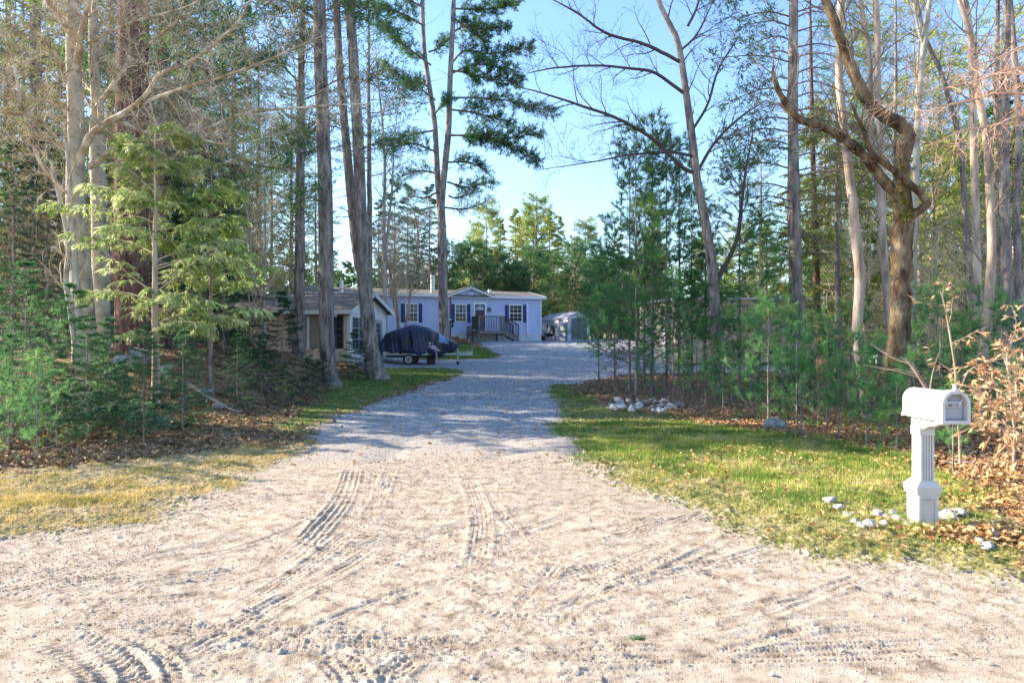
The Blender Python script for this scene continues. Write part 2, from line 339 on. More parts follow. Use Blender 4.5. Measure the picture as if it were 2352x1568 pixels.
patch_poly=[(-6.,37),(-3,36.9),(-1.1,37.3),(-.75,38.6),(-1.8,42.),(-2.7,43.6),(-4.5,44.),(-6,42)]
# jitter the coordinates the regions are read at, so edges wander
jx=GX+(vnoise(GX*1.3,GY*1.3,3)-.5)*.5+(vnoise(GX*5,GY*5,4)-.5)*.16+(vnoise(GX*23,GY*23,8)-.5)*.36+(vnoise(GX*61,GY*61,9)-.5)*.26
jy=GY+(vnoise(GX*1.3,GY*1.3,5)-.5)*.5+(vnoise(GX*5,GY*5,6)-.5)*.16+(vnoise(GX*23,GY*23,18)-.5)*.36+(vnoise(GX*61,GY*61,19)-.5)*.26
reg=np.zeros(GX.shape,int)
for k,pl in ((4,verge_poly),(2,drive_poly),(3,lawn_poly),(3,strip_poly),(3,patch_poly),(1,road_poly)):
    reg[inpoly(jx,jy,pl)]=k
GZ=H(GX,GY)
near=np.exp(-np.maximum(GY-10,0)/25.)
n1=vnoise(GX*1.1,GY*1.1,11)-.5; n2=vnoise(GX*7,GY*7,12)-.5; n3=vnoise(GX*26,GY*26,13)-.5; n4=vnoise(GX*60,GY*60,14)-.5; n5=vnoise(GX*.3,GY*.3,15)-.5
GZ+= (n5*.12+n1*.05)*np.clip((GY-3)/4,.4,1)
isroad=(reg==1)|(reg==2)
soft=np.where(isroad,1.,0.)
# directional scuffing of the loose dirt
n6=vnoise((GX*.55+GY*1.0)*16,(GX*1.0-GY*.55)*3.0,16)-.5
rough=np.clip(vnoise(GX*.7,GY*.9,17)*2.4-.75,0.08,1)
n7=np.clip(vnoise(GX*38+GY*5,GY*44,61)-.64,0,1)*.022*rough+np.clip(vnoise(GX*19,GY*21+GX*3,62)-.84,0,1)*.06
GZ+= np.where(isroad,(n2*.007+n3*.005*rough+n4*.004*rough+n6*.016*rough+n7),(n2*.03+n3*.02+n4*.012))
# leafy / grassy ground stands a little above the road
edge=np.where(isroad,0,1.)
GZ+=edge*.004
def track(pts,w=.115,depth=.016,lug=.042,ribs=3,strength=1.,px=True,amp=.62):
    w=w*.86; lug=lug*.72
    pts=P_(pts) if px else pts
    q=resample(np.array([(a,b,0) for a,b in pts]),60)[:,:2]
    x0,y0=q.min(0)-w*2; x1,y1=q.max(0)+w*2
    c0,c1=np.searchsorted(gx,[x0,x1]); r0,r1=np.searchsorted(gy,[y0,y1])
    if c1<=c0 or r1<=r0: return
    X=GX[r0:r1,c0:c1]; Y=GY[r0:r1,c0:c1]; best=np.full(X.shape,9.); S=np.zeros(X.shape); Dd=np.zeros(X.shape); s=0
    for i in range(len(q)-1):
        a=q[i]; d=q[i+1]-a; L=np.linalg.norm(d)+1e-9; u=d/L
        t=np.clip((X-a[0])*u[0]+(Y-a[1])*u[1],0,L); ex=X-a[0]-u[0]*t; ey=Y-a[1]-u[1]*t; dd=ex*ex+ey*ey
        m=dd<best; best=np.where(m,dd,best); S=np.where(m,s+t,S); Dd=np.where(m,(u[0]*ey-u[1]*ex),Dd); s+=L
    r=np.sqrt(best); sgn=np.sign(Dd)
    ins=ss((w-r)/.012); fl=min(.8,s*.2); fade=ss(S/fl)*ss((s-S)/fl)*strength*np.clip(vnoise(X*2.2,Y*2.2,21)*1.7+.15,.42,1)
    ph=(S+ r*.55)/lug
    lugs=np.where(np.sin(2*PI*ph)>0.1,1,0)*np.where(r>w*.42,1,0)+np.where(np.sin(2*PI*ph+1.5)>0.2,1,0)*np.where(r<=w*.42,.55,0)
    gro=np.where(np.cos(PI*ribs*(Dd/w))>.55,1.,0.)
    z=-depth*.5+ depth*.62*lugs+depth*.6*gro
    berm=depth*.7*np.exp(-((r-w*1.12)/.02)**2)
    sm=1-ins*fade*.6
    GZ[r0:r1,c0:c1]+=amp*(ins*z+berm)*fade*np.where(isroad[r0:r1,c0:c1],1,0)
T_=track
# faint, half erased older tracks
_r=np.random.RandomState(44)
for _ in range(22):
    a=np.array([_r.uniform(-200,1500),_r.uniform(1200,1560)]); b=a+np.array([_r.uniform(500,900),_r.uniform(-260,40)]); m=(a+b)/2+np.array([0,_r.uniform(10,50)])
    b[1]=max(b[1],1120); m[1]=max(m[1],1130)
    T_([tuple(a),tuple(m),tuple(b)],w=_r.uniform(.05,.1),depth=_r.uniform(.012,.020),lug=_r.uniform(.04,.07),ribs=_r.randint(2,6))
T_([(812,1065),(800,1110),(775,1165),(735,1210),(690,1255),(630,1300)],w=.12,depth=.03,lug=.06)
T_([(905,1060),(880,1120),(850,1180),(780,1240),(700,1300),(600,1360),(480,1430)],w=.09,depth=.014,ribs=4)
T_([(1070,1090),(1092,1140),(1105,1200),(1100,1260),(1085,1330)],w=.11,depth=.016,ribs=5)
T_([(1110,1120),(1150,1180),(1210,1250)],w=.07,depth=.013)
T_([(860,1080),(855,1130),(850,1180),(860,1210)],w=.09,depth=.014)
T_([(-60,1418),(300,1432),(700,1452),(1000,1480),(1300,1496),(1700,1500),(2100,1490),(2420,1470)],w=.12,depth=.022,lug=.040)
T_([(-60,1445),(300,1440),(620,1455),(900,1455),(1200,1478),(1500,1475),(1900,1462),(2400,1420)],w=.105,depth=.015,lug=.038)
T_([(-40,1375),(150,1340),(400,1325),(600,1300)],w=.11,depth=.02)
T_([(120,1462),(200,1490),(255,1530),(285,1590)],w=.17,depth=.036,lug=.075,ribs=3)
T_([(230,1455),(330,1480),(395,1530),(410,1590)],w=.06,depth=.03,lug=.07,ribs=1)
T_([(260,1600),(380,1510),(520,1450),(640,1380),(780,1310),(880,1250)],w=.10,depth=.017,lug=.05)
T_([(745,1495),(790,1530),(830,1600)],w=.11,depth=.032,lug=.06)
T_([(960,1500),(900,1540),(870,1600)],w=.09,depth=.022,lug=.05)
T_([(-40,1330),(200,1300),(420,1260),(600,1215)],w=.09,depth=.014)
T_([(600,1500),(720,1440),(860,1380),(1000,1330)],w=.07,depth=.016)
T_([(1180,1400),(1240,1340),(1290,1290)],w=.08,depth=.014)
T_([(1280,1430),(1340,1370),(1400,1320)],w=.07,depth=.012)
T_([(1500,1290),(1700,1330),(1900,1360),(2200,1380),(2420,1400)],w=.1,depth=.012,lug=.036)
T_([(1250,1460),(1500,1440),(1800,1425),(2100,1410)],w=.09,depth=.012,lug=.036)
T_([(1960,1400),(2150,1440),(2380,1455)],w=.1,depth=.014)
# long shallow ruts up the driveway
for off,dep in ((-.75,.035),(.8,.035)):
    cx=np.interp(GY,[5,8,12,16,20,26,34],[-1.0,-.95,-.95,-.7,-.1,1.3,3.])+off
    GZ-=dep*np.exp(-((GX-cx)/.22)**2)*ss((GY-6.5)/3)*(reg==2)
ngx,ngy=len(gx),len(gy)
VV=np.stack([GX,GY,GZ],-1).reshape(-1,3)
ii,jj=np.meshgrid(np.arange(ngx-1),np.arange(ngy-1))
Q=np.stack([jj*ngx+ii,jj*ngx+ii+1,(jj+1)*ngx+ii+1,(jj+1)*ngx+ii],-1).reshape(-1,4)
fr=reg[:-1,:-1].reshape(-1)
for k,nm,m in ((0,'forest_floor','floor'),(1,'dirt_road','dirt'),(2,'gravel_driveway','gravel'),(3,'lawn','lawn'),(4,'grass_verge','verge')):
    q=Q[fr==k]; u,inv=np.unique(q,return_inverse=True); g=Geo(); g.add(VV[u],inv.reshape(-1,4),0,True)
    tag(g.build(nm,M[m]),kind='structure')
from bisect import bisect
def gz(x,y):                          # true ground height incl. relief
    x=np.asarray(x,float); y=np.asarray(y,float)
    i=np.clip(np.searchsorted(gx,x)-1,0,ngx-2); j=np.clip(np.searchsorted(gy,y)-1,0,ngy-2)
    fx=(x-gx[i])/(gx[i+1]-gx[i]); fy=(y-gy[j])/(gy[j+1]-gy[j])
    return (GZ[j,i]*(1-fx)+GZ[j,i+1]*fx)*(1-fy)+(GZ[j+1,i]*(1-fx)+GZ[j+1,i+1]*fx)*fy
def greg(x,y):
    i=np.clip(np.searchsorted(gx,x)-1,0,ngx-2); j=np.clip(np.searchsorted(gy,y)-1,0,ngy-2); return reg[j,i]
def sample(n,x0,x1,y0,y1,regs,p=1.,rs=R_,clump=0.,cs=1.):
    """random ground points, denser near the camera when p>1"""
    y=y0+(y1-y0)*rs.rand(n)**p; x=x0+(x1-x0)*rs.rand(n)
    lim=.8*y+1.2; k=np.abs(x)<lim
    k&=np.isin(greg(x,y),regs)
    if clump>0: k&=vnoise(x*cs,y*cs,33)>rs.rand(n)*clump
    x=x[k];y=y[k]; return x,y,gz(x,y)
def blade_patch(name,m,x,y,z,h,w,lean=.5,rs=R_,label=None,cat=None):
    n=len(x); p=np.stack([x,y,z-.008],-1); a=rs.rand(n)*2*PI; hh=(h*(.5+.9*rs.rand(n)))[:,None]
    D=nrm(np.stack([np.cos(a)*lean*rs.rand(n)*1.6,np.sin(a)*lean*rs.rand(n)*1.6,np.ones(n)],-1)); b=rs.rand(n)*2*PI
    S=np.stack([np.cos(b),np.sin(b),np.zeros(n)],-1); ww=(w*(.6+.8*rs.rand(n)))[:,None]
    v=np.stack([p-S*ww*.5,p+S*ww*.5,p+D*hh+S*0],1).reshape(-1,3)
    g=Geo(); g.add(v,np.arange(n*3).reshape(n,3)); return tag(g.build(name,m),label,cat,kind='stuff')
def by_dist(y,a,b): return a+b*y
x,y,z=sample(520000,-1,11,3.8,13,[3],1.3,clump=.75,cs=1.4)
de=sum((greg(x-a,y-b)==1).astype(float) for a,b in ((.25,.2),(.5,.4),(.75,.6),(.3,.9),(0,.4),(1.,1.0)))/6
k=R_.rand(len(x))>de*.9*vnoise(x*2,y*2,77)*1.6; x,y,z,de=x[k],y[k],z[k],de[k]
k=(R_.rand(len(x))<de*1.1)|(vnoise(x*1.7,y*1.7,78)>.72)
blade_patch('edge_dry_grass',M['grass_dry'],x[k],y[k],z[k],.03,.008,1.3,label='straw coloured grass where the lawn thins toward the dirt road',cat='dry grass'); x,y,z=x[~k],y[~k],z[~k]
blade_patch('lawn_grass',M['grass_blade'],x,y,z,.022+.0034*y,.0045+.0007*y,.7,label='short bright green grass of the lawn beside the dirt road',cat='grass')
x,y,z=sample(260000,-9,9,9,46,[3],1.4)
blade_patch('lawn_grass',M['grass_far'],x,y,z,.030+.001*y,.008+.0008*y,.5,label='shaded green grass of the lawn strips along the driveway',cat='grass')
x,y,z=sample(330000,-14,0,4.2,12,[4],1.,clump=.9,cs=2.)
blade_patch('dry_grass',M['grass_dry'],x,y,z,.035+.09*np.clip(vnoise(x*1.3,y*2.6,51)-.4,0,1),.011,1.5,label='dry straw coloured grass on the verge left of the road',cat='dry grass')
x,y,z=sample(90000,-14,0,8,16,[0],1.,clump=1.2,cs=1.5)
blade_patch('verge_grass',M['grass_dry'],x,y,z,.06,.011,1.3,label='thin weeds and dead grass under the trees on the left',cat='weeds')
# straggling grass along the road edges
x,y,z=sample(60000,-9,9,3.6,10,[1,2],1.)
k=np.zeros(len(x),bool)
for dx,dy in ((.18,.12),(-.18,.12),(0,.25),(.1,.3)):
    k|=np.isin(greg(x+dx,y+dy),[3,4])
k&=vnoise(x*4,y*4,71)>.45
blade_patch('edge_grass',M['grass_blade'],x[k],y[k],z[k],.05,.007,1.,label='straggling grass tufts along the edge of the dirt road',cat='grass tufts')
def leaves(name,m,x,y,z,s,label,cat,lift=.02,rs=R_):
    n=len(x); p=np.stack([x,y,z+lift*rs.rand(n)],-1); a=rs.rand(n)*2*PI
    D=nrm(np.stack([np.cos(a),np.sin(a),rs.randn(n)*.3],-1)); U=nrm(np.stack([rs.randn(n)*.45,rs.randn(n)*.45,np.ones(n)],-1)); S=nrm(np.cross(D,U)); N=nrm(np.cross(S,D))
    sc=(s*(.6+.8*rs.rand(n)))[:,None]; c=(rs.rand(n)*.5)[:,None]
    v=np.stack([p-D*sc*.5,p-D*sc*.1-S*sc*.36+N*sc*c,p+D*sc*.5+N*sc*c*.6,p-D*sc*.1+S*sc*.36+N*sc*c,p-D*sc*.05],1).reshape(-1,3)
    b=np.arange(n)[:,None]*5
    f=np.concatenate([b+np.array([[0,4,1]]),b+np.array([[1,4,2]]),b+np.array([[4,3,2]]),b+np.array([[0,3,4]])])
    g=Geo(); g.add(v,f); return tag(g.build(name,m),label,cat,kind='stuff')
x,y,z=sample(110000,1.5,15,4.2,15,[0,3],1.2,clump=1.,cs=.9)
k=(greg(x,y)==0)|((R_.rand(len(x))<.15)&(R_.rand(len(x))<np.clip((x-.5)/5,0,1)))
leaves('fallen_leaves',M['fallen_leaf'],x[k],y[k],z[k]+.01,.055,'tan and rust coloured fallen leaves strewn right of the mailbox','fallen leaves',.03)
n_=900; a_=R_.rand(n_)*2*PI; q_=np.abs(R_.randn(n_))*.28; x=3.85+q_*np.cos(a_)*1.3; y=5.55+q_*np.sin(a_)*.7; k=(np.abs(x-3.53)>.11)|(np.abs(y-5.86)>.11); x,y=x[k],y[k]; k=R_.rand(len(x))<.42; x,y=x[k],y[k]
leaves('leaf_drift',M['fallen_leaf'],x,y,gz(x,y)+.01,.06,'drift of rust coloured leaves piled against the mailbox foot','fallen leaves',.05)
x,y,z=sample(60000,-16,18,8.5,34,[0],1.6)
leaves('leaf_litter',M['litter_leaf'],x,y,z,.09,'brown leaf litter covering the ground under the trees','leaf litter',.03)
x,y,z=np.array([3.53]),np.array([5.86]),np.array([0.]); a_=R_.rand(900)*2*PI; q_=.11+.16*R_.rand(900)**1.6; x=3.53+q_*np.cos(a_); y=5.86+q_*np.sin(a_); z=gz(x,y)
blade_patch('post_grass',M['grass_blade'],x,y,z,.09,.006,.6,label='longer unmown grass growing round the foot of the mailbox post',cat='grass tufts')
x,y,z=sample(1500,-4,5,8,30,[2,3],1.3)
leaves('scattered_leaves',M['fallen_leaf'],x,y,z,.06,'few leaves scattered on the driveway and lawn','fallen leaves',.01)
def stones(name,x,y,z,s,label,cat,m,rs=R_):
    n=len(x); base=np.array([[1,0,0],[-1,0,0],[0,1,0],[0,-1,0],[0,0,.7],[0,0,-.7]],float)
    V=base[None]*(.6+.6*rs.rand(n,6,1))+rs.randn(n,6,3)*.12
    a=rs.rand(n)*2*PI; ca,sa=np.cos(a),np.sin(a); Xr=V[...,0]*ca[:,None]-V[...,1]*sa[:,None]; Yr=V[...,0]*sa[:,None]+V[...,1]*ca[:,None]
    V=np.stack([Xr,Yr*.8,V[...,2]],-1)*s[:,None,None]+np.stack([x,y,z+s*.25],-1)[:,None,:]
    f=np.array([[0,2,4],[2,1,4],[1,3,4],[3,0,4],[2,0,5],[1,2,5],[3,1,5],[0,3,5]])
    F_=(np.arange(n)[:,None,None]*6+f[None]).reshape(-1,3)
    g=Geo(); g.add(V.reshape(-1,3),F_); return tag(g.build(name,m),label,cat,kind='stuff')
x,y,z=sample(60000,-6,6,2.9,9.5,[1],1.25,clump=1.5,cs=1.1)
s=.0022+.0055*R_.rand(len(x))**4+.0004*y; s[R_.rand(len(x))<.012]*=2.8
stones('road_pebbles',x,y,z,s,'loose pebbles and grit lying on the dirt road','gravel',M['pebble'])
x,y,z=sample(90000,-6,6,2.9,9.5,[1,2],1.2,clump=1.1,cs=1.7)
stones('road_grit',x,y,z,.0025+.004*R_.rand(len(x))**3+.0005*y,'fine sandy grit scattered over the dirt road','grit',M['dirt'])
x,y,z=sample(30000,-5,4,9.5,26,[2],1.5,clump=1.2)
k=R_.rand(len(x))<(y-9.5)/6; x,y,z=x[k],y[k],z[k]
stones('driveway_gravel',x,y,z,.007+.007*R_.rand(len(x))**2+.0003*y,'loose gravel stones on the shaded driveway','gravel',M['stone'])
# ------------------------------------------------------------------ the house
HR=np.array([2.14,50.0]); HD=np.array([11.41,4.0]); HD/=np.linalg.norm(HD)
HB=1.62
def hs(p): k=(p-1176)/F; return (F and (HR[1]*k-HR[0])/(HD[0]-HD[1]*k))
def hz(p,y): s=hs(p); return CAMH-(y-784)/F*(HR[1]+s*HD[1])-HB
house=empty('house',(HR[0],HR[1],HB),0,'pale blue single storey house with navy shutters at the end of the driveway','house')
hp=lambda: PB((HR[0],HR[1],HB),HD)
XL=hs(700); EV=3.12; DP=7.0
def lap_wall(x0,x1,z0,z1,y,m,parent,openings=(),course=.125,name='wall'):
    b=hp() if m is M['siding'] else None
    return b
b=hp(); z=.55; holes=[]
wins=[(930.4,960.6,696,740),(1044.6,1071.8,697.5,740),(1168.6,1200,699,739.5)]
b.box(XL,0,.03,DP,.5,EV)                                  # core
while z<EV-.01:
    z2=min(z+.115,EV)
    b.hull([(XL,0,z),(XL,.05,z),(XL,.05,z2),(XL,.022,z2)],[(0,0,z),(0,.05,z),(0,.05,z2),(0,.022,z2)]); z+=.115
wall=b.build('wall',M['siding'],house)
b=hp()
b.box(XL,0,.02,DP-.05,-.3,.5); b.box(XL,.02,-.03,.02,.5,.57)
x=XL
while x<0: b.box(x,x+.05,-.005,.02,-.25,.5); x+=.17
b.build('skirting',M['skirt'],house)
# roof
RZ=EV+.62
b=hp()
def roofslab(b,x0,x1,y0,z0,y1,z1,t=.1): b.hull([(x0,y0,z0),(x0,y1,z1),(x0,y1,z1+t),(x0,y0,z0+t)],[(x1,y0,z0),(x1,y1,z1),(x1,y1,z1+t),(x1,y0,z0+t)])
roofslab(b,XL-.3,.3,-.28,EV+.0,DP/2,RZ); roofslab(b,XL-.3,.3,DP+.28,EV,DP/2,RZ)
roof=b.build('roof',M['roof_shingle'],house)
b=hp(); b.box(XL-.32,hs(1027),-.31,-.28,EV-.06,EV+.12); b.box(hs(1131),.32,-.31,-.28,EV-.06,EV+.12); b.box(XL-.3,.3,-.28,.0,EV-.07,EV-.03)
b.prismx([(-.28,EV-.05),(DP/2,RZ-.05),(DP+.28,EV-.05),(DP+.28,EV+.11),(DP/2,RZ+.11),(-.28,EV+.11)],.30,.33)
b.build('fascia',M['white_trim'],house)
b=hp(); b.prismx([(.03,EV),(DP/2,RZ),(DP,EV)],-.06,0); b.build('gable_end',M['siding'],house)
# front gable
gx0,gx1=hs(1027),hs(1131); gc=(gx0+gx1)/2; gpk=hz(1079,659)
e0=hz(1027,678.5)
b=hp(); z=e0-.1; kk=0
while z<gpk-.12:
    z2=min(z+.115,gpk-.08); f=1-(z-e0)/(gpk-e0) if z>e0 else 1; w=(gx1-gx0)/2*min(f,1)-.02
    if w>.05: b.hull([(gc-w,-.05,z),(gc-w,.0,z),(gc-w,.0,z2),(gc-w,-.02,z2)],[(gc+w,-.05,z),(gc+w,.0,z),(gc+w,.0,z2),(gc+w,-.02,z2)])
    z+=.115
b.prism([(gx0,EV-.1),(gx1,EV-.1),(gc,gpk-.1)],.0,1.5)
b.build('front_gable',M['siding'],house)
b=hp()
for sx in (-1,1):
    xe=gc+sx*((gx1-gx0)/2+.05)
    b.hull([(gc,-.3,gpk-.14),(xe,-.3,e0-.14),(xe,-.3,e0+.05),(gc,-.3,gpk+.04)],[(gc,-.26,gpk-.14),(xe,-.26,e0-.14),(xe,-.26,e0+.05),(gc,-.26,gpk+.04)])
b.build('gable_fascia',M['white_trim'],house)
b=hp()
for sx in (-1,1):
    xe=gc+sx*((gx1-gx0)/2+.06)
    b.hull([(gc,-.32,gpk+.0),(xe,-.32,e0+.0),(xe,-.32,e0+.07),(gc,-.32,gpk+.07)],[(gc,3,gpk+.0),(xe,.5,e0+.0),(xe,.5,e0+.07),(gc,3,gpk+.07)])
b.build('gable_roof',M['roof_shingle'],house)
def window(p,curt=True):
    x0,x1,y0,y1=hs(p[0]),hs(p[1]),hz(p[0],p[2]),hz(p[0],p[3]); zt,zb=y0,y1; t=.075
    f=hp(); yf=-.06
    f.box(x0,x0+t,yf,0,zb,zt); f.box(x1-t,x1,yf,0,zb,zt); f.box(x0+t,x1-t,yf,0,zt-t,zt); f.box(x0+t,x1-t,yf,0,zb,zb+t)
    zm=(zb+zt)/2; f.box(x0+t,x1-t,yf+.012,0,zm-.03,zm+.03)
    wn=f.build('window',M['white_trim'],house)
    g=hp(); g.box(x0+t,x1-t,-.012,.0,zb+t,zt-t); g.build('pane',M['glass'],wn)
    m=hp()
    for i in (1,2): xx=x0+t+(x1-x0-2*t)*i/3; m.box(xx-.01,xx+.01,-.028,-.013,zb+t,zt-t)
    for zz in (zb+t+(zm-.03-zb-t)/2,zm+.03+(zt-t-zm-.03)/2): m.box(x0+t,x1-t,-.03,-.0135,zz-.01,zz+.01)
    m.build('muntin',M['white_trim'],wn)
    if curt:
        c=hp()
        for xx0,xx1 in ((x0+t,x0+(x1-x0)*.46),(x1-(x1-x0)*.40,x1-t)): c.box(xx0,xx1,-.0135,-.0125,zm+.03+.05,zt-t)
        c.build('curtain',M['curtain'],wn)
    return x0,x1,zb,zt
for i,w in enumerate(wins): window(w,i<2)
for a,b_,y0,y1 in ((920.6,929.9,697,740.5),(961.1,969.8,697,740.5),(1035,1044.1,698,740.5),(1072.4,1080.2,698,740.5),(1160,1168.1,700,740),(1200.6,1208,700,740)):
    q=hp(); x0,x1,zt,zb=hs(a),hs(b_),hz(a,y0),hz(a,y1)
    q.box(x0,x1,-.035,0,zb,zt)
    for u,v in ((.06,.47),(.53,.94)):
        q.box(x0+.05,x1-.05,-.047,-.035,zb+(zt-zb)*u,zb+(zt-zb)*v)
    q.build('shutter',M['navy'],house)
# front door
x0,x1=hs(1087),hs(1117); zt,zb=hz(1100,694),hz(1100,758.5)
d=hp(); t=.16
d.box(x0,x0+t*.8,-.06,0,zb,zt); d.box(x1-t*.8,x1,-.06,0,zb,zt); d.box(x0+t*.8,x1-t*.8,-.06,0,zt-t,zt); d.build('door_frame',M['white_trim'],house)
xa,xb=x0+t*.8,x1-t*.8; d=hp(); d.box(xa,xb,-.02,0,zb,zt-t)
for u0,u1,v0,v1 in ((.12,.45,.08,.38),(.55,.88,.08,.38)): d.box(xa+(xb-xa)*u0,xa+(xb-xa)*u1,-.032,-.02,zb+(zt-t-zb)*v0,zb+(zt-t-zb)*v1)
door=d.build('door',M['door_blue'],house)
dc=(xa+xb)/2; zf=zb+(zt-t-zb)*.80; rr=(xb-xa)*.38
d=hp(); d.prism([(dc+rr*math.cos(a),zf+rr*.95*math.sin(a)) for a in np.linspace(0,PI,13)],-.036,-.02); fl=d.build('fanlight',M['glass_sky'],door)
d=hp()
for a in np.linspace(0,PI,6)[1:-1]: d.bar((dc,-.04,zf),(dc+rr*math.cos(a),-.04,zf+rr*.95*math.sin(a)),.02)
ar=np.linspace(0,PI,13)
for i in range(12):
    a0,a1=ar[i],ar[i+1]
    for r_ in (rr,rr*.45): d.bar((dc+r_*math.cos(a0),-.04,zf+r_*.95*math.sin(a0)),(dc+r_*math.cos(a1),-.04,zf+r_*.95*math.sin(a1)),.03)
d.bar((dc-rr,-.04,zf),(dc+rr,-.04,zf),.03); d.build('fanlight_bars',M['white_trim'],door)
d=hp(); d.cyl((xb-.1,-.02,zb+1.0),(xb-.1,-.09,zb+1.0),.03); d.build('handle',M['steel'],door)
# wreath of dried leaves on the door
g=Geo(); rs=np.random.RandomState(3); n=260
wc=PB((HR[0],HR[1],HB),HD).P(dc,-.08,zb+(zt-t-zb)*.52); 
a=rs.rand(n)*2*PI; rad=.13+rs.randn(n)*.035
pp=wc+np.outer(rad*np.cos(a),[HD[0],HD[1],0])+np.outer(rad*np.sin(a)*1.5,[0,0,1])+rs.randn(n,3)*.02
Pw=np.stack([pp,pp+nrm(rs.randn(n,3))*.05],1); blades(g,rs,Pw,2,.11,.05,.8,mi=0)
tag(g.build('door_wreath',M['orange_dry']),'dried orange swag hanging on the navy front door','wreath')
# small fittings
q=hp(); q.cyl((dc-.85,-.0,zt-.35),(dc-.85,-.1,zt-.35),.05); q.cyl((dc-.85,-.11,zt-.52),(dc-.85,-.11,zt-.28),.06,.04); q.build('porch_lamp',M['dark_metal'],house)
q=hp(); xx=hs(1079+1); q.cyl((xx,-.05,hz(1080,676)),(xx,-.16,hz(1080,676)),.05); q.cyl((xx,-.16,hz(1080,676)+.03),(xx-.12,-.24,hz(1080,676)-.08),.05,.08); q.cyl((xx,-.16,hz(1080,676)+.03),(xx+.14,-.24,hz(1080,676)-.04),.05,.08); q.build('flood_lamp',M['white_trim'],house)
q=hp(); xx=hs(1123.5); zz=hz(1123,711)
for i in range(16):
    a0,a1=2*PI*i/16,2*PI*(i+1)/16; q.bar((xx+.14*math.cos(a0),-.03,zz+.17*math.sin(a0)),(xx+.14*math.cos(a1),-.03,zz+.17*math.sin(a1)),.03)
q.box(xx-.07,xx+.07,-.03,-.01,zz-.08,zz+.09); q.build('wall_plaque',M['deck_dark'],house)
q=hp(); xa_=hs(1208.8); xb_=hs(1212); q.box(xa_,xb_,-.10,-.02,.58,hz(1210,698)); q.box(xa_-.1,xb_,-.10,-.02,hz(1210,698),hz(1210,696)); q.box(xa_,xb_+.05,-.16,-.02,.48,.58); q.build('downspout',M['white_trim'],house)
q=hp(); q.box(-.09,.012,-.045,.02,.57,EV); q.build('corner_trim',M['white_trim'],house)
# chimneys
xc=hs(1001); q=hp(); zc=hz(1001,674); q.cyl((xc,1.0,EV-.1),(xc,1.0,hz(1001,629)),.155)
for zz in np.arange(EV+.4,hz(1001,629),.42): q.cyl((xc,1.0,zz),(xc,1.0,zz+.03),.165)
ch=q.build('chimney',M['steel'],roof,smooth=False)
q=hp(); q.cyl((xc,1.0,hz(1001,629)),(xc,1.0,hz(1001,626.5)),.12); q.cyl((xc,1.0,hz(1001,626.5)),(xc,1.0,hz(1001,623.5)),.19,.17); q.build('cap',M['dark_metal'],ch)
xc=hs(1133.5); q=hp(); q.cyl((xc,.9,EV),(xc,.9,hz(1133,668)),.1); q.cyl((xc,.9,hz(1133,668)),(xc,.9,hz(1133,663)),.14,.13); q.build('vent_pipe',M['white_trim'],roof)
# ------------------------------------------------------------------ deck and stairs
deck=empty('porch_deck',(HR[0],HR[1],HB),0,'grey timber porch with railings and stairs before the front door','porch')
dx0,dx1=hs(1083),hs(1141); dy0,dy1=-1.75,-.07; dz=zb-.02
q=hp(); 
for i in range(12): yy=dy0+(dy1-dy0)*i/12; q.box(dx0,dx1,yy+.004,yy+(dy1-dy0)/12-.004,dz-.04,dz)
q.box(dx0,dx1,dy0-.03,dy0,dz-.22,dz-.01); q.box(dx1,dx1+.03,dy0,dy1,dz-.22,dz-.01); q.box(dx0-.03,dx0,dy0,dy1,dz-.22,dz-.01)
q.build('deck_floor',M['deck_wood'],deck)
for xx in (dx0+.05,dx1-.05):
    for yy in (dy0+.05,dy1-.15):
        q=hp(); q.box(xx-.05,xx+.05,yy-.05,yy+.05,-.15,dz-.04 if yy>dy0+.5 else dz+1.0); q.build('post',M['deck_wood'],deck)
def rail(a,b_,n,nm='railing',h=.95,m='deck_dark'):
    q=hp(); a=np.array(a);b_=np.array(b_)
    up=np.array([0,0,1.])
    q.bar(a+up*h,b_+up*h,.08); q.bar(a+up*.12,b_+up*.12,.05)
    for i in range(n+1):
        p=a+(b_-a)*i/n; q.bar(p+up*.1,p+up*(h-.03),.035)
    q.build(nm,M[m],deck)
rail((dx0,dy0+.02,dz),(dx1,dy0+.02,dz),16,m='deck_wood'); rail((dx0+.02,dy0+.1,dz),(dx0+.02,dy1,dz),12)
# stairs descending to the right, parallel to the wall
sx1=hs(1172); n=4; sw=(sx1-dx1)/n; sy0,sy1=dy0+.02,dy0+1.1
q=hp()
for i in range(n):
    zz=dz-(i+1)*dz/(n+.6); q.box(dx1+i*sw,dx1+(i+1)*sw+.03,sy0,sy1,zz-.04,zz)
q.build('stair_treads',M['deck_wood'],deck)
for yy in (sy0,sy1-.04):
    q=hp(); q.hull([(dx1,yy,dz-.3),(dx1,yy,dz-.03),(sx1,yy,.22),(sx1,yy,-.05)],[(dx1,yy+.04,dz-.3),(dx1,yy+.04,dz-.03),(sx1,yy+.04,.22),(sx1,yy+.04,-.05)]); q.build('stringer',M['deck_wood'],deck)
    rail((dx1+.05,yy+.02,dz-.05),(sx1,yy+.02,.1),9,'stair_railing',1.0)
    q=hp(); q.box(sx1-.04,sx1+.05,yy-.02,yy+.07,-.1,1.12); q.build('newel_post',M['deck_wood'],deck)
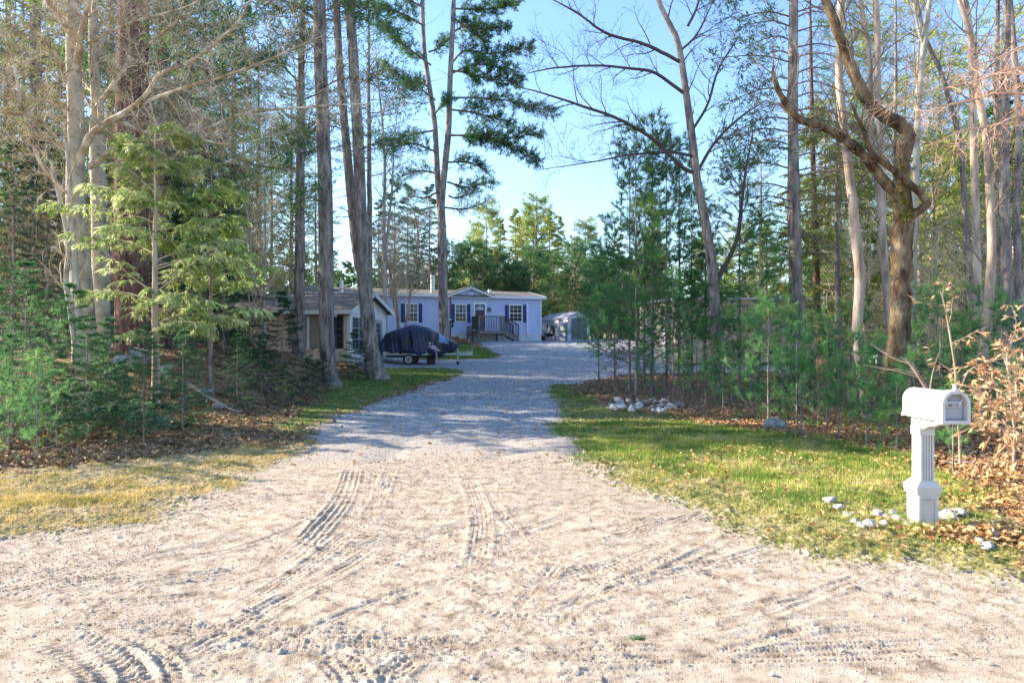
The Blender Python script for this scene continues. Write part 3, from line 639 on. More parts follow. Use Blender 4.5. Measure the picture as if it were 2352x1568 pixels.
# slatted step rack left of the porch, and clutter
sr=empty('crate_rack',(HR[0],HR[1],HB),0,'dark slatted rack standing left of the porch','rack')
x0,x1=hs(1063),hs(1076); ztop=hz(1070,749.5)
for xx in (x0,x1-.06):
    q=hp(); q.box(xx,xx+.06,-1.3,-1.24,-.1,ztop); q.build('upright',M['deck_dark'],sr)
for i in range(7):
    q=hp(); zz=.0+ztop*(i+.3)/7; q.box(x0,x1,-1.31,-1.0,zz,zz+.09); q.build('shelf',M['deck_dark'],sr)
ws=empty('wood_post',(HR[0],HR[1],HB),0,'thin brown pole standing between pine trunk and house wall','pole')
q=hp(); xx=hs(1030); q.box(xx-.05,xx+.05,-.6,-.5,-.2,hz(1030,682)); q.build('shaft',M['wood_brown'],ws); q=hp(); q.box(xx-.2,xx+.06,-.66,-.6,hz(1030,736),hz(1030,733)); q.build('bracket',M['white_trim'],ws)
fd=empty('wind_chime',(HR[0],HR[1],HB),0,'small dark chime hanging beside the brown pole','wind chime')
q=hp(); xx=hs(1036); z0=hz(1036,752); q.cyl((xx,-.4,z0),(xx,-.4,z0+.28),.09,.05); q.build('bell',M['dark_metal'],fd); q=hp(); q.hull([(xx-.012,-.41,z0+.27),(xx+.012,-.41,z0+.27),(xx+.012,-.39,z0+.27),(xx-.012,-.39,z0+.27)],[(xx-.012,-.41,z0+.55),(xx+.012,-.41,z0+.55),(xx+.012,0,z0+.58),(xx-.012,0,z0+.58)]); q.build('hook',M['dark_metal'],fd)
pl=PB(W(1068,786,45.3)); tag(pl.box(-.28,.28,-.2,.2,-.02,.20).box(-.30,.30,-.22,.22,.20,.24).build('planter_box',M['stone'],None,.01),'low grey box on the grass in front of the porch','box')
pb=PB((W(1060,783,45.0)[0]-.35,45.0,1.50),(1,.2)); tag(pb.box(-.75,.75,-.2,.15,0,.30).box(-.55,.2,-.15,.1,.30,.42).build('log_stack',M['wood_brown'],None,.02),'low dark stack of firewood beside the porch','firewood stack')
# ------------------------------------------------------------------ storage shed behind
sc=W(1304,781,55.); SB=sc[2]
sh=empty('storage_shed',tuple(sc),0,'small grey resin shed with gable roof and arched double doors right of the house','shed')
ux=np.array([1,.18])                       # door side runs right
sp=lambda: PB(sc,ux)
SWd=1.78; SL=2.6; eh=(784-731)/F*55+CAMH-SB; pk=(784-717.5)/F*56.+CAMH-SB
# side wall runs back-left: direction from corner to photo (1244,781)
sd=W(1244,781,60.)-sc; sd=sd[:2]
lp=lambda: PB(sc,sd)                       # x along the side wall going left/back, y to the inside? (left of direction)
SLn=float(np.linalg.norm(sd)); sgn_y=-1
q=lp(); q.box(0,SLn,-.03,0.03,.05,eh)
for i in range(9): q.box(0,SLn,.03,.038,.1+i*eh/10,.1+i*eh/10+.015)
q.build('side_wall',M['shed_wall'],sh)
A=sc[:2]; B=A+ux/np.linalg.norm(ux)*SWd; Cc=B+sd; Dd_=A+sd; mid=(A+B)/2
q=PB((0,0,0)); 
fv=lambda p,z:(p[0],p[1],SB+z)
uxn=ux/np.linalg.norm(ux)
q.hull([fv(A+.03*sd/SLn,0),fv(B+.03*sd/SLn,0),fv(B+.03*sd/SLn,eh),fv(mid+.03*sd/SLn,pk-.05),fv(A+.03*sd/SLn,eh)],[fv(Dd_,0),fv(Cc,0),fv(Cc,eh),fv(mid+sd,pk-.05),fv(Dd_,eh)]); q.build('body',M['shed_wall'],sh)
q=sp(); w=.2
q.box(-.02,w+.1,-.06,0,.05,eh+.02); q.box(SWd-w,SWd+.02,-.06,0,.05,eh+.02)
q.prism([(0,eh),(SWd,eh),(SWd/2,pk-.07)],-.05,0); q.build('front_trim',M['shed_trim'],sh)
q=sp(); cx_=SWd/2+.04; hw=SWd/2-w-.03; n=9; arch=[(cx_-hw,.1)]+[(cx_-hw*math.cos(a),eh-.22+.26*math.sin(a)) for a in np.linspace(0,PI,n)]+[(cx_+hw,.1)]
q.prism(arch,-.085,-.06); dr=q.build('door',M['shed_door'],sh)
q=sp(); q.box(cx_-.015,cx_+.015,-.10,-.086,.1,eh); q.build('door_gap',M['dark_metal'],dr)
q=sp(); q.box(-.05,SWd+.05,-.25,0,-.03,.08); q.build('threshold',M['shed_trim'],sh)
q=PB((0,0,0)); ov=.12
def V3(p,z): return (p[0],p[1],SB+z)
f0=-sd/SLn*.12; bk=sd*1.03
for s_,P0 in ((-1,A),(1,B)):
    e=P0+s_*uxn*ov
    q.hull([V3(e+f0,eh-.06),V3(mid+f0,pk-.02),V3(mid+f0,pk+.05),V3(e+f0,eh+.01)],[V3(e+bk,eh-.06),V3(mid+bk,pk-.02),V3(mid+bk,pk+.05),V3(e+bk,eh+.01)])
q.build('roof',M['roof_shed'],sh)
for u in (.26,.62):
    xx=SLn*(1-u)-.1
    q=lp()
    for i in (0,1):
        for j in (0,1): q.box(xx+i*.14,xx+i*.14+.11,.032,.05,eh*.60+j*.19,eh*.60+j*.19+.15)
    q.build('window',M['glass'],sh)
g=Geo(); rs=np.random.RandomState(8); p0=sc+np.array([*(sd*.5),0])+np.array([-.08,-.12,eh*.5])
Pw=p0+rs.randn(60,1,3)*np.array([.07,.05,.22]); Pw=np.concatenate([Pw,Pw+rs.randn(60,1,3)*.1],1); blades(g,rs,Pw,3,.18,.06,.9,mi=0)
tag(g.build('hanging_plant',M['needle_spruce']),'dark plant hanging on the side wall of the grey shed','hanging plant')
for u in (.72,.30):
    q=lp(); bx=SLn*u
    for s_ in (-1,1): q.prism([(bx,eh*.30),(bx+s_*.22,eh*.46),(bx+s_*.16,eh*.28),(bx+s_*.05,eh*.22)],.04,.055)
    tag(q.build('wall_butterfly',M['shed_trim']),'pale wing shaped ornament on the shed wall, '+('nearer the house' if u>.5 else 'nearer the shed doors'),'wall ornament','ornaments on the shed wall')
wb=W(1262,782,52.5); wbo=empty('wheelbarrow',tuple(wb),0,'black wheelbarrow parked at the corner between house and grey shed','wheelbarrow')
q=PB(wb); q.hull([(-.25,-.2,.3),(.2,-.2,.3),(.2,.2,.3),(-.25,.2,.3)],[(-.45,-.3,.56),(.38,-.3,.56),(.38,.3,.56),(-.45,.3,.56)]); q.build('tray',M['dark_metal'],wbo)
q=PB(wb); q.cyl((-.45,-.05,.18),(-.45,.05,.18),.18); q.build('wheel',M['rubber'],wbo)
for s_ in (-1,1): q=PB(wb); q.bar((-.45,s_*.08,.18),(.75,s_*.25,.55),.04); q.bar((.2,s_*.2,.32),(.25,s_*.22,0),.035); q.build('handle',M['wood_stake'],wbo)
# ------------------------------------------------------------------ screened garage
GC=np.array([-7.39,31.0]); gB=float(H(*GC))+.02
gd=np.array([.216,.976])                   # gable wall runs away; long wall runs left
gar=empty('screened_garage',(GC[0],GC[1],gB),0,'tan boarded outbuilding with shingled roof and screened openings left of the driveway','outbuilding')
lw=lambda: PB((GC[0],GC[1],gB),(-gd[1],gd[0]))   # x = along long wall to the left ; y points (left of dir) = toward camera? 
gw=lambda: PB((GC[0],GC[1],gB),gd)               # x = away along gable wall ; y = to the left (inside)
# in gw frame: x away 0..4.3, y inside 0..LL
LL=6.6; GWd=4.3; wh=CAMH+75*31/F-gB; pkh=CAMH+108*33.1/F-gB
def gwb(): return gw()
# long wall at x=0 spans y 0..LL ; gable wall at y=0
q=gwb(); T=.1
q.box(0,T,0,LL,0,.62)                               # low boarded sill wall
for y0 in np.arange(0,LL,.2): q.box(-.012,0,y0,y0+.185,0,.62)
q.box(0,T,0,.28,.62,wh); q.box(0,T,1.05,1.25,.62,wh); q.box(0,T,3.1,LL,.62,wh)
q.build('front_wall',M['tan_board'],gar)
q=gwb(); q.box(-.02,T,0,LL,wh-.30,wh); q.build('header_beam',M['wood_brown'],gar)
q=gwb(); q.box(-.03,T+.01,2.0,2.1,.6,wh-.3); q.build('screen_post',M['white_board'],gar)
q=gwb(); q.box(-.03,T+.02,-.03,.09,0,wh-.3); q.build('corner_post',M['white_board'],gar)
q=gwb(); q.box(.03,.05,1.25,3.1,.62,wh-.3); q.build('screen',noisy('screen_cloth',[(.20,.18,.15),(.33,.30,.26)],scale=1.2,rough=.7),gar)
q=gwb(); q.box(.03,.06,.28,1.05,.62,wh-.3); wd=q.build('french_window',M['glass'],gar)
q=gwb()
for a in (.28,.63,1.0): q.box(-.005,.03,a,a+.06,.62,wh-.3)
for zz in np.linspace(.62,wh-.35,6): q.box(-.002,.028,.28,1.05,zz,zz+.035)
q.build('window_bars',M['deck_dark'],wd)
q=gwb(); q.box(T+.01,GWd,T+.01,LL,0,.1); q.build('floor_slab',M['stone'],gar)
q=gwb(); q.box(GWd-.1,GWd,0,LL,0,wh); q.box(T,GWd,LL-.1,LL,0,wh); q.build('rear_wall',M['tan_board'],gar)
q=gwb(); q.prismx([(.02,wh-.06),(.02,wh-.02),(.1,wh-.02),(.1,wh-.06)],0,.1)
# gable wall
q=gwb(); q.box(0.09,.3,-.0,T,0,wh); q.box(.3,1.75,0,T,0,.55); q.box(.3,1.75,0,T,wh-.35,wh); q.box(1.75,2.5,0,T,0,wh); q.box(2.5,3.75,0,T,wh-.4,wh); q.box(3.75,GWd,0,T,0,wh); q.box(2.5,3.75,0,T,0,.12)
q.prism([(0,wh),(GWd,wh),(GWd/2,pkh-.08)],0,T)
for x0 in np.arange(.1,GWd-.05,.21):
    zt_=wh+(pkh-.1-wh)*(1-abs((x0+.1)/(GWd/2)-1)); q.box(x0,x0+.195,-.015,0,wh,max(zt_-.04,wh+.02))
q.build('gable_wall',M['white_board'],gar)
q=gwb(); q.box(.3,1.75,.03,.05,.55,wh-.35); sc1=q.build('gable_screen',M['screen'],gar)
q=gwb()
for a in (.3,.98,1.69): q.box(a,a+.06,-.01,.03,.55,wh-.35)
for zz in np.linspace(.55,wh-.4,4): q.box(.3,1.75,-.008,.028,zz,zz+.05)
q.build('screen_frame',M['vinyl_grey'],sc1)
q=gwb(); q.box(2.5,3.75,.0,.05,.12,wh-.4); dd=q.build('side_door',M['vinyl_grey'],gar)
q=gwb(); q.box(2.75,3.5,-.012,0,.55,wh-.55); q.build('door_pane',M['screen'],dd)
q=gwb()
for zz in np.linspace(.6,wh-.6,6): q.box(2.75,3.5,-.02,-.0125,zz,zz+.03)
q.build('louvre',M['glass_sky'],dd)
# roof with overhang
q=gwb(); oh=.35; sl=(pkh-wh)/(GWd/2)
for x0,x1 in ((-oh,GWd/2),(GWd+oh,GWd/2)):
    z0=wh-oh*sl; 
    q.hull([(x0,-.3,z0+.02),(x1,-.3,pkh+.02),(x1,-.3,pkh+.10),(x0,-.3,z0+.10)],[(x0,LL+.3,z0+.02),(x1,LL+.3,pkh+.02),(x1,LL+.3,pkh+.10),(x0,LL+.3,z0+.10)])
groof=q.build('roof',M['roof_shingle'],gar)
q=gwb(); z0=wh-oh*sl
q.box(-oh-.03,-oh,-.3,LL+.3,z0-.12,z0+.08)
for x0,x1 in ((-oh,GWd/2),(GWd+oh,GWd/2)):
    q.hull([(x0,-.33,z0-.11),(x1,-.33,pkh-.11),(x1,-.33,pkh+.08),(x0,-.33,z0+.08)],[(x0,-.30,z0-.11),(x1,-.30,pkh-.11),(x1,-.30,pkh+.08),(x0,-.30,z0+.08)])
q.build('fascia',M['white_board'],gar)
q=gwb(); q.cyl((GWd/2+.5,1.7,wh+.3),(GWd/2+.5,1.7,pkh+.75),.11); q.build('flue_pipe',M['steel'],groof)
q=gwb(); q.cyl((-.05,.7,wh-.27),(-.16,.7,wh-.27),.04); q.cyl((-.16,.7,wh-.24),(-.2,.55,wh-.32),.05,.07); q.cyl((-.16,.7,wh-.24),(-.2,.85,wh-.32),.05,.07); q.build('flood_lamp',M['white_trim'],gar)
# left annexe, sunlit boards
ax=GC+np.array([-gd[1],gd[0]])*LL
# ------------------------------------------------------------------ tan building at right
tc=W(1570,0,33.)[:2]; tB=float(H(tc[0],32.9))+.0
tan=empty('tan_building',(tc[0],tc[1],tB),0,'long low tan boarded building behind the young pines on the right','outbuilding')
tp=lambda: PB((tc[0],tc[1],tB),(1,.05))
tw=(1885-1570)/F*34; th=CAMH+96*33/F-tB
tlx=((1474-1176)/F*40-tc[0]); 
q=tp(); q.box(0,tw,-.05,0,.12,th)
for x0 in np.arange(0,tw,.3): q.box(x0,x0+.285,-.07,-.05,.12,th-.05)
q.build('front_wall',M['tan_wall'],tan)
q=PB((0,0,0)); a0=tc; a1=np.array([(1474-1176)/F*40,40.]); dn=(a1-a0); L_=np.linalg.norm(dn)
q=PB((tc[0],tc[1],tB),dn); q.box(0,L_,0,.06,.1,th)
x0=0
while x0<L_-.1: q.box(x0,x0+.34,.06,.09,.1,th-.05); x0+=.40
q.build('side_wall',M['tan_board'],tan)
for k in (0,1):
    q=PB((tc[0],tc[1],tB),dn); q.box(L_*.30+k*1.8,L_*.30+k*1.8+.8,.09,.11,.3,2.1); q.build('side_panel',M['white_board'],tan)
q=tp(); q.hull([(-.15,-.2,th),(tw+.15,-.2,th),(tw+.15,6.5,th+.15),(tlx-.2,7.,th+.15)],[(-.15,-.2,th+.09),(tw+.15,-.2,th+.09),(tw+.15,6.5,th+.24),(tlx-.2,7.,th+.24)]); q.build('roof',M['white_board'],tan)
q=tp(); q.box(tw-.05,tw,0,6,.1,th); q.build('end_wall',M['tan_wall'],tan)
q=tp(); q.box(0.02,tw-.02,-.02,.0,-.4,.12); q.build('footing',M['deck_dark'],tan)
# ------------------------------------------------------------------ covered boat on its trailer
BY=34.; bx0=W(871,0,BY)[0]; bb=float(H(-5,BY))
boat=empty('covered_boat',(-4.8,BY,bb),0,'small boat under a dark blue tarpaulin, resting on a trailer by the garage','boat')
top=[(871,797.5),(880,781),(889,765.5),(905,759),(923,753.5),(938,748),(951,745.5),(963,746.5),(975,749.5),(986,753),(997,759.5),(1010,766.5),(1023,773.5),(1037,781),(1051,788.5)]
top=np.array([(W(a,c,BY)[0],W(a,c,BY)[2]) for a,c in top])
bot=np.array([(W(a,c,BY)[0],W(a,c,BY)[2]) for a,c in [(871,806),(886,812),(905,811),(923,809.5),(951,808),(970,814),(985,809),(1000,812),(1012,820),(1022,816),(1035,817),(1046,803),(1051,796)]])
NX,NT=150,44; xs=np.linspace(top[0,0],top[-1,0],NX); zt_=np.interp(xs,top[:,0],top[:,1]); zb_=np.interp(xs,bot[:,0],bot[:,1])
uu=(xs-xs[0])/(xs[-1]-xs[0]); hwid=1.05*np.clip(np.sin(np.clip(uu*1.02+.10,0,1)*PI)**.55,0.03,1)*np.where(uu>.7,1-.75*((uu-.7)/.3)**1.3,1)
th_=np.linspace(-1,1,NT)
X=np.repeat(xs[:,None],NT,1); an=th_[None,:]*PI/2
yo=np.sign(an)*np.abs(np.sin(an))**.55; zo=np.cos(an)**.9
Yb=BY+hwid[:,None]*yo; Zb=zb_[:,None]+(zt_-zb_)[:,None]*np.where(np.abs(th_)[None,:]<1,zo,0)
fold=(vnoise(X*5.5+Zb*.8,Yb*0+Zb*.7,41)-.5)*.22+(vnoise(X*14+Zb*2,Zb*1.2,42)-.5)*.07
Yb=Yb+fold*np.sign(th_)[None,:]*np.abs(yo); Zb+=(vnoise(X*3,Yb*3,43)-.5)*.06+(vnoise(X*10,X*0+np.sign(th_)[None,:],44)-.5)*.12*(1-zo)
V=np.stack([X,Yb,Zb],-1).reshape(-1,3); i_,j_=np.meshgrid(np.arange(NX-1),np.arange(NT-1),indexing='ij'); Fq=np.stack([i_*NT+j_,(i_+1)*NT+j_,(i_+1)*NT+j_+1,i_*NT+j_+1],-1).reshape(-1,4)
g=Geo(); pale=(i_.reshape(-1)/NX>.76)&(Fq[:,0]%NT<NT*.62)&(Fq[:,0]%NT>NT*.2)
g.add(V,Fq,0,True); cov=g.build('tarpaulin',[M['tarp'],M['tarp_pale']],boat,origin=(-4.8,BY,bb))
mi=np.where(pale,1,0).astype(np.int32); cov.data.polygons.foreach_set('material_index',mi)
md=cov.modifiers.new('thick','SOLIDIFY'); md.thickness=.01
# hull under the cover
q=PB((0,BY,0)); hx=lambda p:W(p,0,BY)[0]
q.hull([(hx(888),-.7,1.0),(hx(1015),-.7,1.0),(hx(1048),0,1.25),(hx(1015),.7,1.0),(hx(888),.7,1.0)],[(hx(892),-.35,.82),(hx(1005),-.3,.82),(hx(1030),0,.95),(hx(1005),.3,.82),(hx(892),.35,.82)]); q.build('hull',M['dark_metal'],boat)
tr=empty('boat_trailer',(-4.8,BY,bb),0,'flat aluminium trailer with spoked wheels carrying the covered boat','trailer')
q=PB((0,BY,0)); zf_=W(0,812,BY)[2]; x0,x1=hx(887),hx(985)
q.box(x0,x1,-.85,-.78,zf_-.07,zf_+.11); q.box(x0,x1,.78,.85,zf_-.07,zf_+.11)
for xx in np.linspace(x0,x1-.1,5): q.box(xx,xx+.08,-.78,.78,zf_-.05,zf_+.03)
q.build('frame',M['alu'],tr)
q=PB((0,BY,0)); q.bar((x1-.1,-.7,zf_),(hx(1052),0,zf_-.02),.08); q.bar((x1-.1,.7,zf_),(hx(1052),0,zf_-.02),.08); q.bar((hx(1040),0,zf_-.02),(hx(1085),0,zf_-.05),.09); q.build('drawbar',M['alu'],tr)
wx=hx(944); wz=bb+.27
for s_ in (-1,1):
    q=PB((0,BY,0)); n=26; prof_=[(.19,.07),(.255,.085),(.275,.05),(.275,-.05),(.255,-.085),(.19,-.07)]
    v=[];
    for i in range(n):
        a=2*PI*i/n
        for r_,w_ in prof_: v.append((wx+r_*math.cos(a),s_*.78+w_,wz+r_*math.sin(a)))
    q.v=[q.P(*p) for p in v]; k=len(prof_); q.f=[[i*k+j,i*k+(j+1)%k,((i+1)%n)*k+(j+1)%k,((i+1)%n)*k+j] for i in range(n) for j in range(k)]
    wh_=q.build('wheel',M['rubber'],tr)
    q=PB((0,BY,0)); q.cyl((wx,s_*.78-.05,wz),(wx,s_*.78+.05,wz),.185,n=20); q.build('rim',M['alu'],wh_)
    q=PB((0,BY,0))
    q.cyl((wx,s_*.78-.075,wz),(wx,s_*.78+.075,wz),.05)
    for i in range(5):
        a=2*PI*i/5; q.cyl((wx+.11*math.cos(a),s_*.78-.056,wz+.11*math.sin(a)),(wx+.11*math.cos(a),s_*.78+.056,wz+.11*math.sin(a)),.03,n=8)
    q.build('hub',M['dark_metal'],wh_)
q=PB((0,BY,0)); q.bar((wx,-.7,wz),(wx,.7,wz),.06); q.bar((wx,-.5,wz),(wx,-.5,zf_),.05); q.bar((wx,.5,wz),(wx,.5,zf_),.05); q.build('axle',M['dark_metal'],tr)
q=PB((0,BY,0)); jx_=hx(1052); q.cyl((jx_,-.12,bb+.12),(jx_,-.12,W(0,799.5,BY)[2]),.04); jk=q.build('jack',M['alu'],tr)
q=PB((0,BY,0)); q.cyl((jx_,-.16,bb+.08),(jx_,-.08,bb+.08),.08); q.build('jack_wheel',M['rubber'],jk)
q=PB((0,BY,0)); q.box(hx(984)-.1,hx(984)+.3,.1,.5,bb,bb+.66); tag(q.build('prop_block',M['dark_metal'],None,.04),'dark block propping up the middle of the trailer','prop block')
q=PB((0,BY,0)); x_=hx(1072); zz=H(x_,38.6); q=PB((W(1072,0,38.6)[0],38.6,float(zz)),(1,.1)); q.cyl((-.5,0,.16),(.3,0,.16),.05); q.box(.0,.35,-.08,.08,.08,.26); q.bar((-.35,0,.16),(-.35,0,0),.05); q.bar((.25,0,.3),(.35,0,.5),.03); q.bar((.15,0,0),(.15,0,.16),.04)
tag(q.build('garden_pump',M['alu']),'small grey metal fitting on legs on the grass beyond the trailer hitch','garden fitting')
# stake with ribbon
st0=W(1008,854.5,28.); st0[2]=float(gz(st0[0],28.))-.05; st1=W(1001,801,28.)
sk=empty('marker_stake',tuple(st0),0,'leaning wooden stake with white ribbon flower in the grass strip','stake')
q=PB((0,0,0)); q.bar(tuple(st0),tuple(st1),.055); q.build('shaft',M['wood_stake'],sk)
g=Geo(); rs=np.random.RandomState(5)
c=np.array([W(990,793,28.),W(997,798,28.),W(1003,803,28.)])
pp=np.repeat(c,5,0)+rs.randn(15,3)*np.array([.03,.03,.03]); Pw=np.stack([pp,pp+nrm(rs.randn(15,3))*.03],1); blades(g,rs,Pw,3,.10,.06,.7,mi=0)
g.build('ribbon',M['ribbon'],sk,origin=st0)
# ------------------------------------------------------------------ mailbox
MX,MYf,MYb=3.53,5.42,6.0; mz=.955; mt=1.2; mw=.10
gm=float(H(3.5,5.85))
mb=empty('mailbox',(3.53,5.86,gm),0,'white plastic mailbox on a fluted white post beside the dirt road','mailbox')
def archpts(w,z0,z1,n=14):
    zs=z1-w; return [(-w,z0)]+[(-w*math.cos(a),zs+w*math.sin(a)) for a in np.linspace(0,PI,n)]+[(w,z0)]
mm=lambda: PB((MX,0,0))
q=mm(); q.prism(archpts(mw,mz,mt,22),MYf+.06,MYb); q.build('box_body',M['vinyl'],mb,.006)
# hood and lip at the open end: ring section
q=mm(); o=archpts(mw+.012,mz-.012,mt+.012,22); i_=archpts(mw-.012,mz+.016,mt-.012,22)
n=len(o); ya,yb=MYf,MYf+.085; b0=0
for k in range(n):
    k2=(k+1)%n
    q.hull([(o[k][0],ya,o[k][1]),(o[k2][0],ya,o[k2][1]),(i_[k2][0],ya,i_[k2][1]),(i_[k][0],ya,i_[k][1])],[(o[k][0],yb,o[k][1]),(o[k2][0],yb,o[k2][1]),(i_[k2][0],yb,i_[k2][1]),(i_[k][0],yb,i_[k][1])])
q.build('door_surround',M['vinyl'],mb)
q=mm(); q.prism(archpts(mw-.014,mz+.018,mt-.014,22),MYf+.05,MYf+.062); dm=q.build('door',M['vinyl_grey'],mb)
for r_ in (.075,.055,.035):
    q=mm(); aa=np.linspace(0,PI,15)
    for k in range(14): q.bar((-r_*math.cos(aa[k]),MYf+.047,mt-mw+r_*math.sin(aa[k])),(-r_*math.cos(aa[k+1]),MYf+.047,mt-mw+r_*math.sin(aa[k+1])),.006)
    q.build('embossed_arch',M['vinyl_grey'],dm)
q=mm(); q.box(-.07,.07,MYf+.04,MYf+.052,mz+.03,mz+.115); q.build('door_panel',M['vinyl_grey'],dm,.003)
# crest with the word
q=mm(); z0=mz+.118
q.prism([(-.058,z0),(.058,z0),(.062,z0+.035),(.078,z0+.065),(.060,z0+.058),(.050,z0+.047),(-.050,z0+.047),(-.060,z0+.058),(-.078,z0+.065),(-.062,z0+.035)],MYf+.034,MYf+.05)
cr=q.build('crest',M['vinyl'],dm)
cu=bpy.data.curves.new('mail_text','FONT'); cu.body='MAIL'; cu.size=.045; cu.extrude=.003; cu.align_x='CENTER'; cu.offset=.0006
to=bpy.data.objects.new('tmp_text',cu); C.objects.link(to); bpy.context.view_layer.update()
dg=bpy.context.evaluated_depsgraph_get(); me=bpy.data.meshes.new_from_object(to.evaluated_get(dg)); bpy.data.objects.remove(to)
me.name='lettering'; me.materials.clear(); me.materials.append(M['vinyl_grey'])
lt=bpy.data.objects.new('lettering',me); C.objects.link(lt); lt.parent=dm; lt.rotation_euler=(PI/2,0,0); lt.location=(MX-3.53,MYf+.031-5.86,z0+.007-gm)
q=mm(); q.cyl((0,MYf+.02,mt+.006),(0,MYf+.02,mt+.035),.022,.012); q.cyl((0,MYf+.02,mt+.033),(0,MYf+.02,mt+.06),.016,.014); q.box(-.022,.022,MYf-.006,MYf+.03,mt-.02,mt+.016); q.build('finial',M['vinyl'],mb,.003)
q=mm(); q.box(-mw-.02,mw+.02,MYf-.01,MYf+.09,mz+.155,mz+.165) if False else q.box(mw+.012,mw+.03,MYf+.1,MYf+.13,mz+.06,mz+.17); q.box(mw+.012,mw+.022,MYf+.02,MYf+.1,mz+.13,mz+.17); q.build('flag',M['red'],mb,.003)
q=mm(); q.box(-mw-.004,-mw,MYf+.1,MYb-.02,mz+.153,mz+.156); q.box(-mw-.006,mw+.006,MYb-.012,MYb+.004,mz-.004,mz+.03); q.build('seam',M['vinyl'],mb)
# bracket arm
py0,py1=5.80,5.93; px0,px1=MX-.068,MX+.062
q=mm(); pr=[(5.955,.885),(5.955,.95),(5.50,.95),(5.50,.935),(5.56,.925),(5.62,.905),(5.66,.90),(5.72,.885),(5.76,.865),(5.80,.855),(5.955,.855)]
q.v=[];q.f=[]; q.prismx([(y_,z_) for y_,z_ in pr],-.05,.045); q.build('bracket',M['vinyl'],mb,.003)
q=PB((0,0,0)); q.box(px0+.008,px1-.008,py0+.004,py1-.004,.34+gm,.86)
fl_=q.build('post',M['vinyl'],mb,.003)
q=PB((0,0,0)); q.box(px0,px1,py0-.004,py1+.004,.80,.875); q.build('capital',M['vinyl'],mb,.004)
# fluting: raised ribs on front and rear faces
q=PB((0,0,0)); w_=px1-px0
for a,b_ in ((0,.16),(.26,.36),(.46,.56),(.66,.76),(.86,1.)): q.box(px0+.008+(w_-.016)*a,px0+.008+(w_-.016)*b_,py0-.007,py0+.004,.42,.80)
q.box(px0+.008,px1-.008,py0-.007,py0+.004,.36,.42); q.build('fluting',M['vinyl'],mb,.001)
bxa,bxb,bya,byb=MX-.09,MX+.082,5.785,5.95
q=PB((0,0,0)); q.box(bxa,bxb,bya,byb,gm-.05,.335)
q.build('pedestal',M['vinyl'],mb,.003)
q=PB((0,0,0)); q.hull([(bxa-.012,bya-.012,.30),(bxb+.012,bya-.012,.30),(bxb+.012,byb+.012,.30),(bxa-.012,byb+.012,.30)],[(bxa-.022,bya-.022,.365),(bxb+.022,bya-.022,.365),(bxb+.022,byb+.022,.365),(bxa-.022,byb+.022,.365)])
q.hull([(bxa-.022,bya-.022,.365),(bxb+.022,bya-.022,.365),(bxb+.022,byb+.022,.365),(bxa-.022,byb+.022,.365)],[(px0,py0-.01,.42),(px1,py0-.01,.42),(px1,py1+.01,.42),(px0,py1+.01,.42)]); q.build('collar',M['vinyl'],mb)
q=PB((0,0,0)); w_=bxb-bxa
q.box(bxa+.002,bxa+.03,bya-.012,bya+.002,gm+.0,.30); q.box(bxb-.03,bxb-.002,bya-.012,bya+.002,gm,.30); q.box(bxa+.03,bxb-.03,bya-.012,bya+.002,.265,.30); q.box(bxa+.03,bxb-.03,bya-.012,bya+.002,gm,.05+gm); q.build('panel_frame',M['vinyl'],mb,.002)
# ------------------------------------------------------------------ parked car far right, mostly hidden
cp=W(2090,0,42.); cB=float(H(cp[0],42.)); car=empty('parked_car',(cp[0],42.,cB),0,'pale parked car half hidden behind the crooked maple on the right','car')
kk=lambda: PB((cp[0],42.,cB),(1,-.12))
q=kk(); side=[(-2.1,.35),(-2.15,.7),(-1.9,.88),(-1.05,.95),(1.35,.95),(2.0,.86),(2.12,.6),(2.05,.35)]; q.prism(side,-.85,.85); q.build('body',M['car_paint'],car,.06)
q=kk(); q.hull([(-1.1,-.8,.94),(1.5,-.8,.94),(1.5,.8,.94),(-1.1,.8,.94)],[(-.5,-.62,1.4),(1.0,-.62,1.4),(1.0,.62,1.4),(-.5,.62,1.4)]); cb=q.build('cabin',M['car_paint'],car,.04)
q=kk(); q.hull([(-1.0,-.81,.98),(1.35,-.81,.98),(.95,-.66,1.33),(-.45,-.66,1.33)],[(-1.0,-.77,.98),(1.35,-.77,.98),(.95,-.62,1.33),(-.45,-.62,1.33)]); q.build('side_window',M['glass'],cb)
for xx in (-1.3,1.3):
    for s_ in (-.8,.8): q=kk(); q.cyl((xx,s_-.1,.32),(xx,s_+.1,.32),.32,n=20); w_=q.build('wheel',M['rubber'],car); q=kk(); q.cyl((xx,s_-.11,.32),(xx,s_+.11,.32),.19,n=14); q.build('rim',M['alu'],w_)
for s_ in (-.65,.65): q=kk(); q.box(2.02,2.13,s_-.15,s_+.15,.66,.8); q.build('tail_lamp',M['tail_lamp'],car)
for s_ in (-.65,.65): q=kk(); q.box(-2.14,-2.03,s_-.15,s_+.15,.62,.76); q.build('headlight',M['glass_sky'],car)
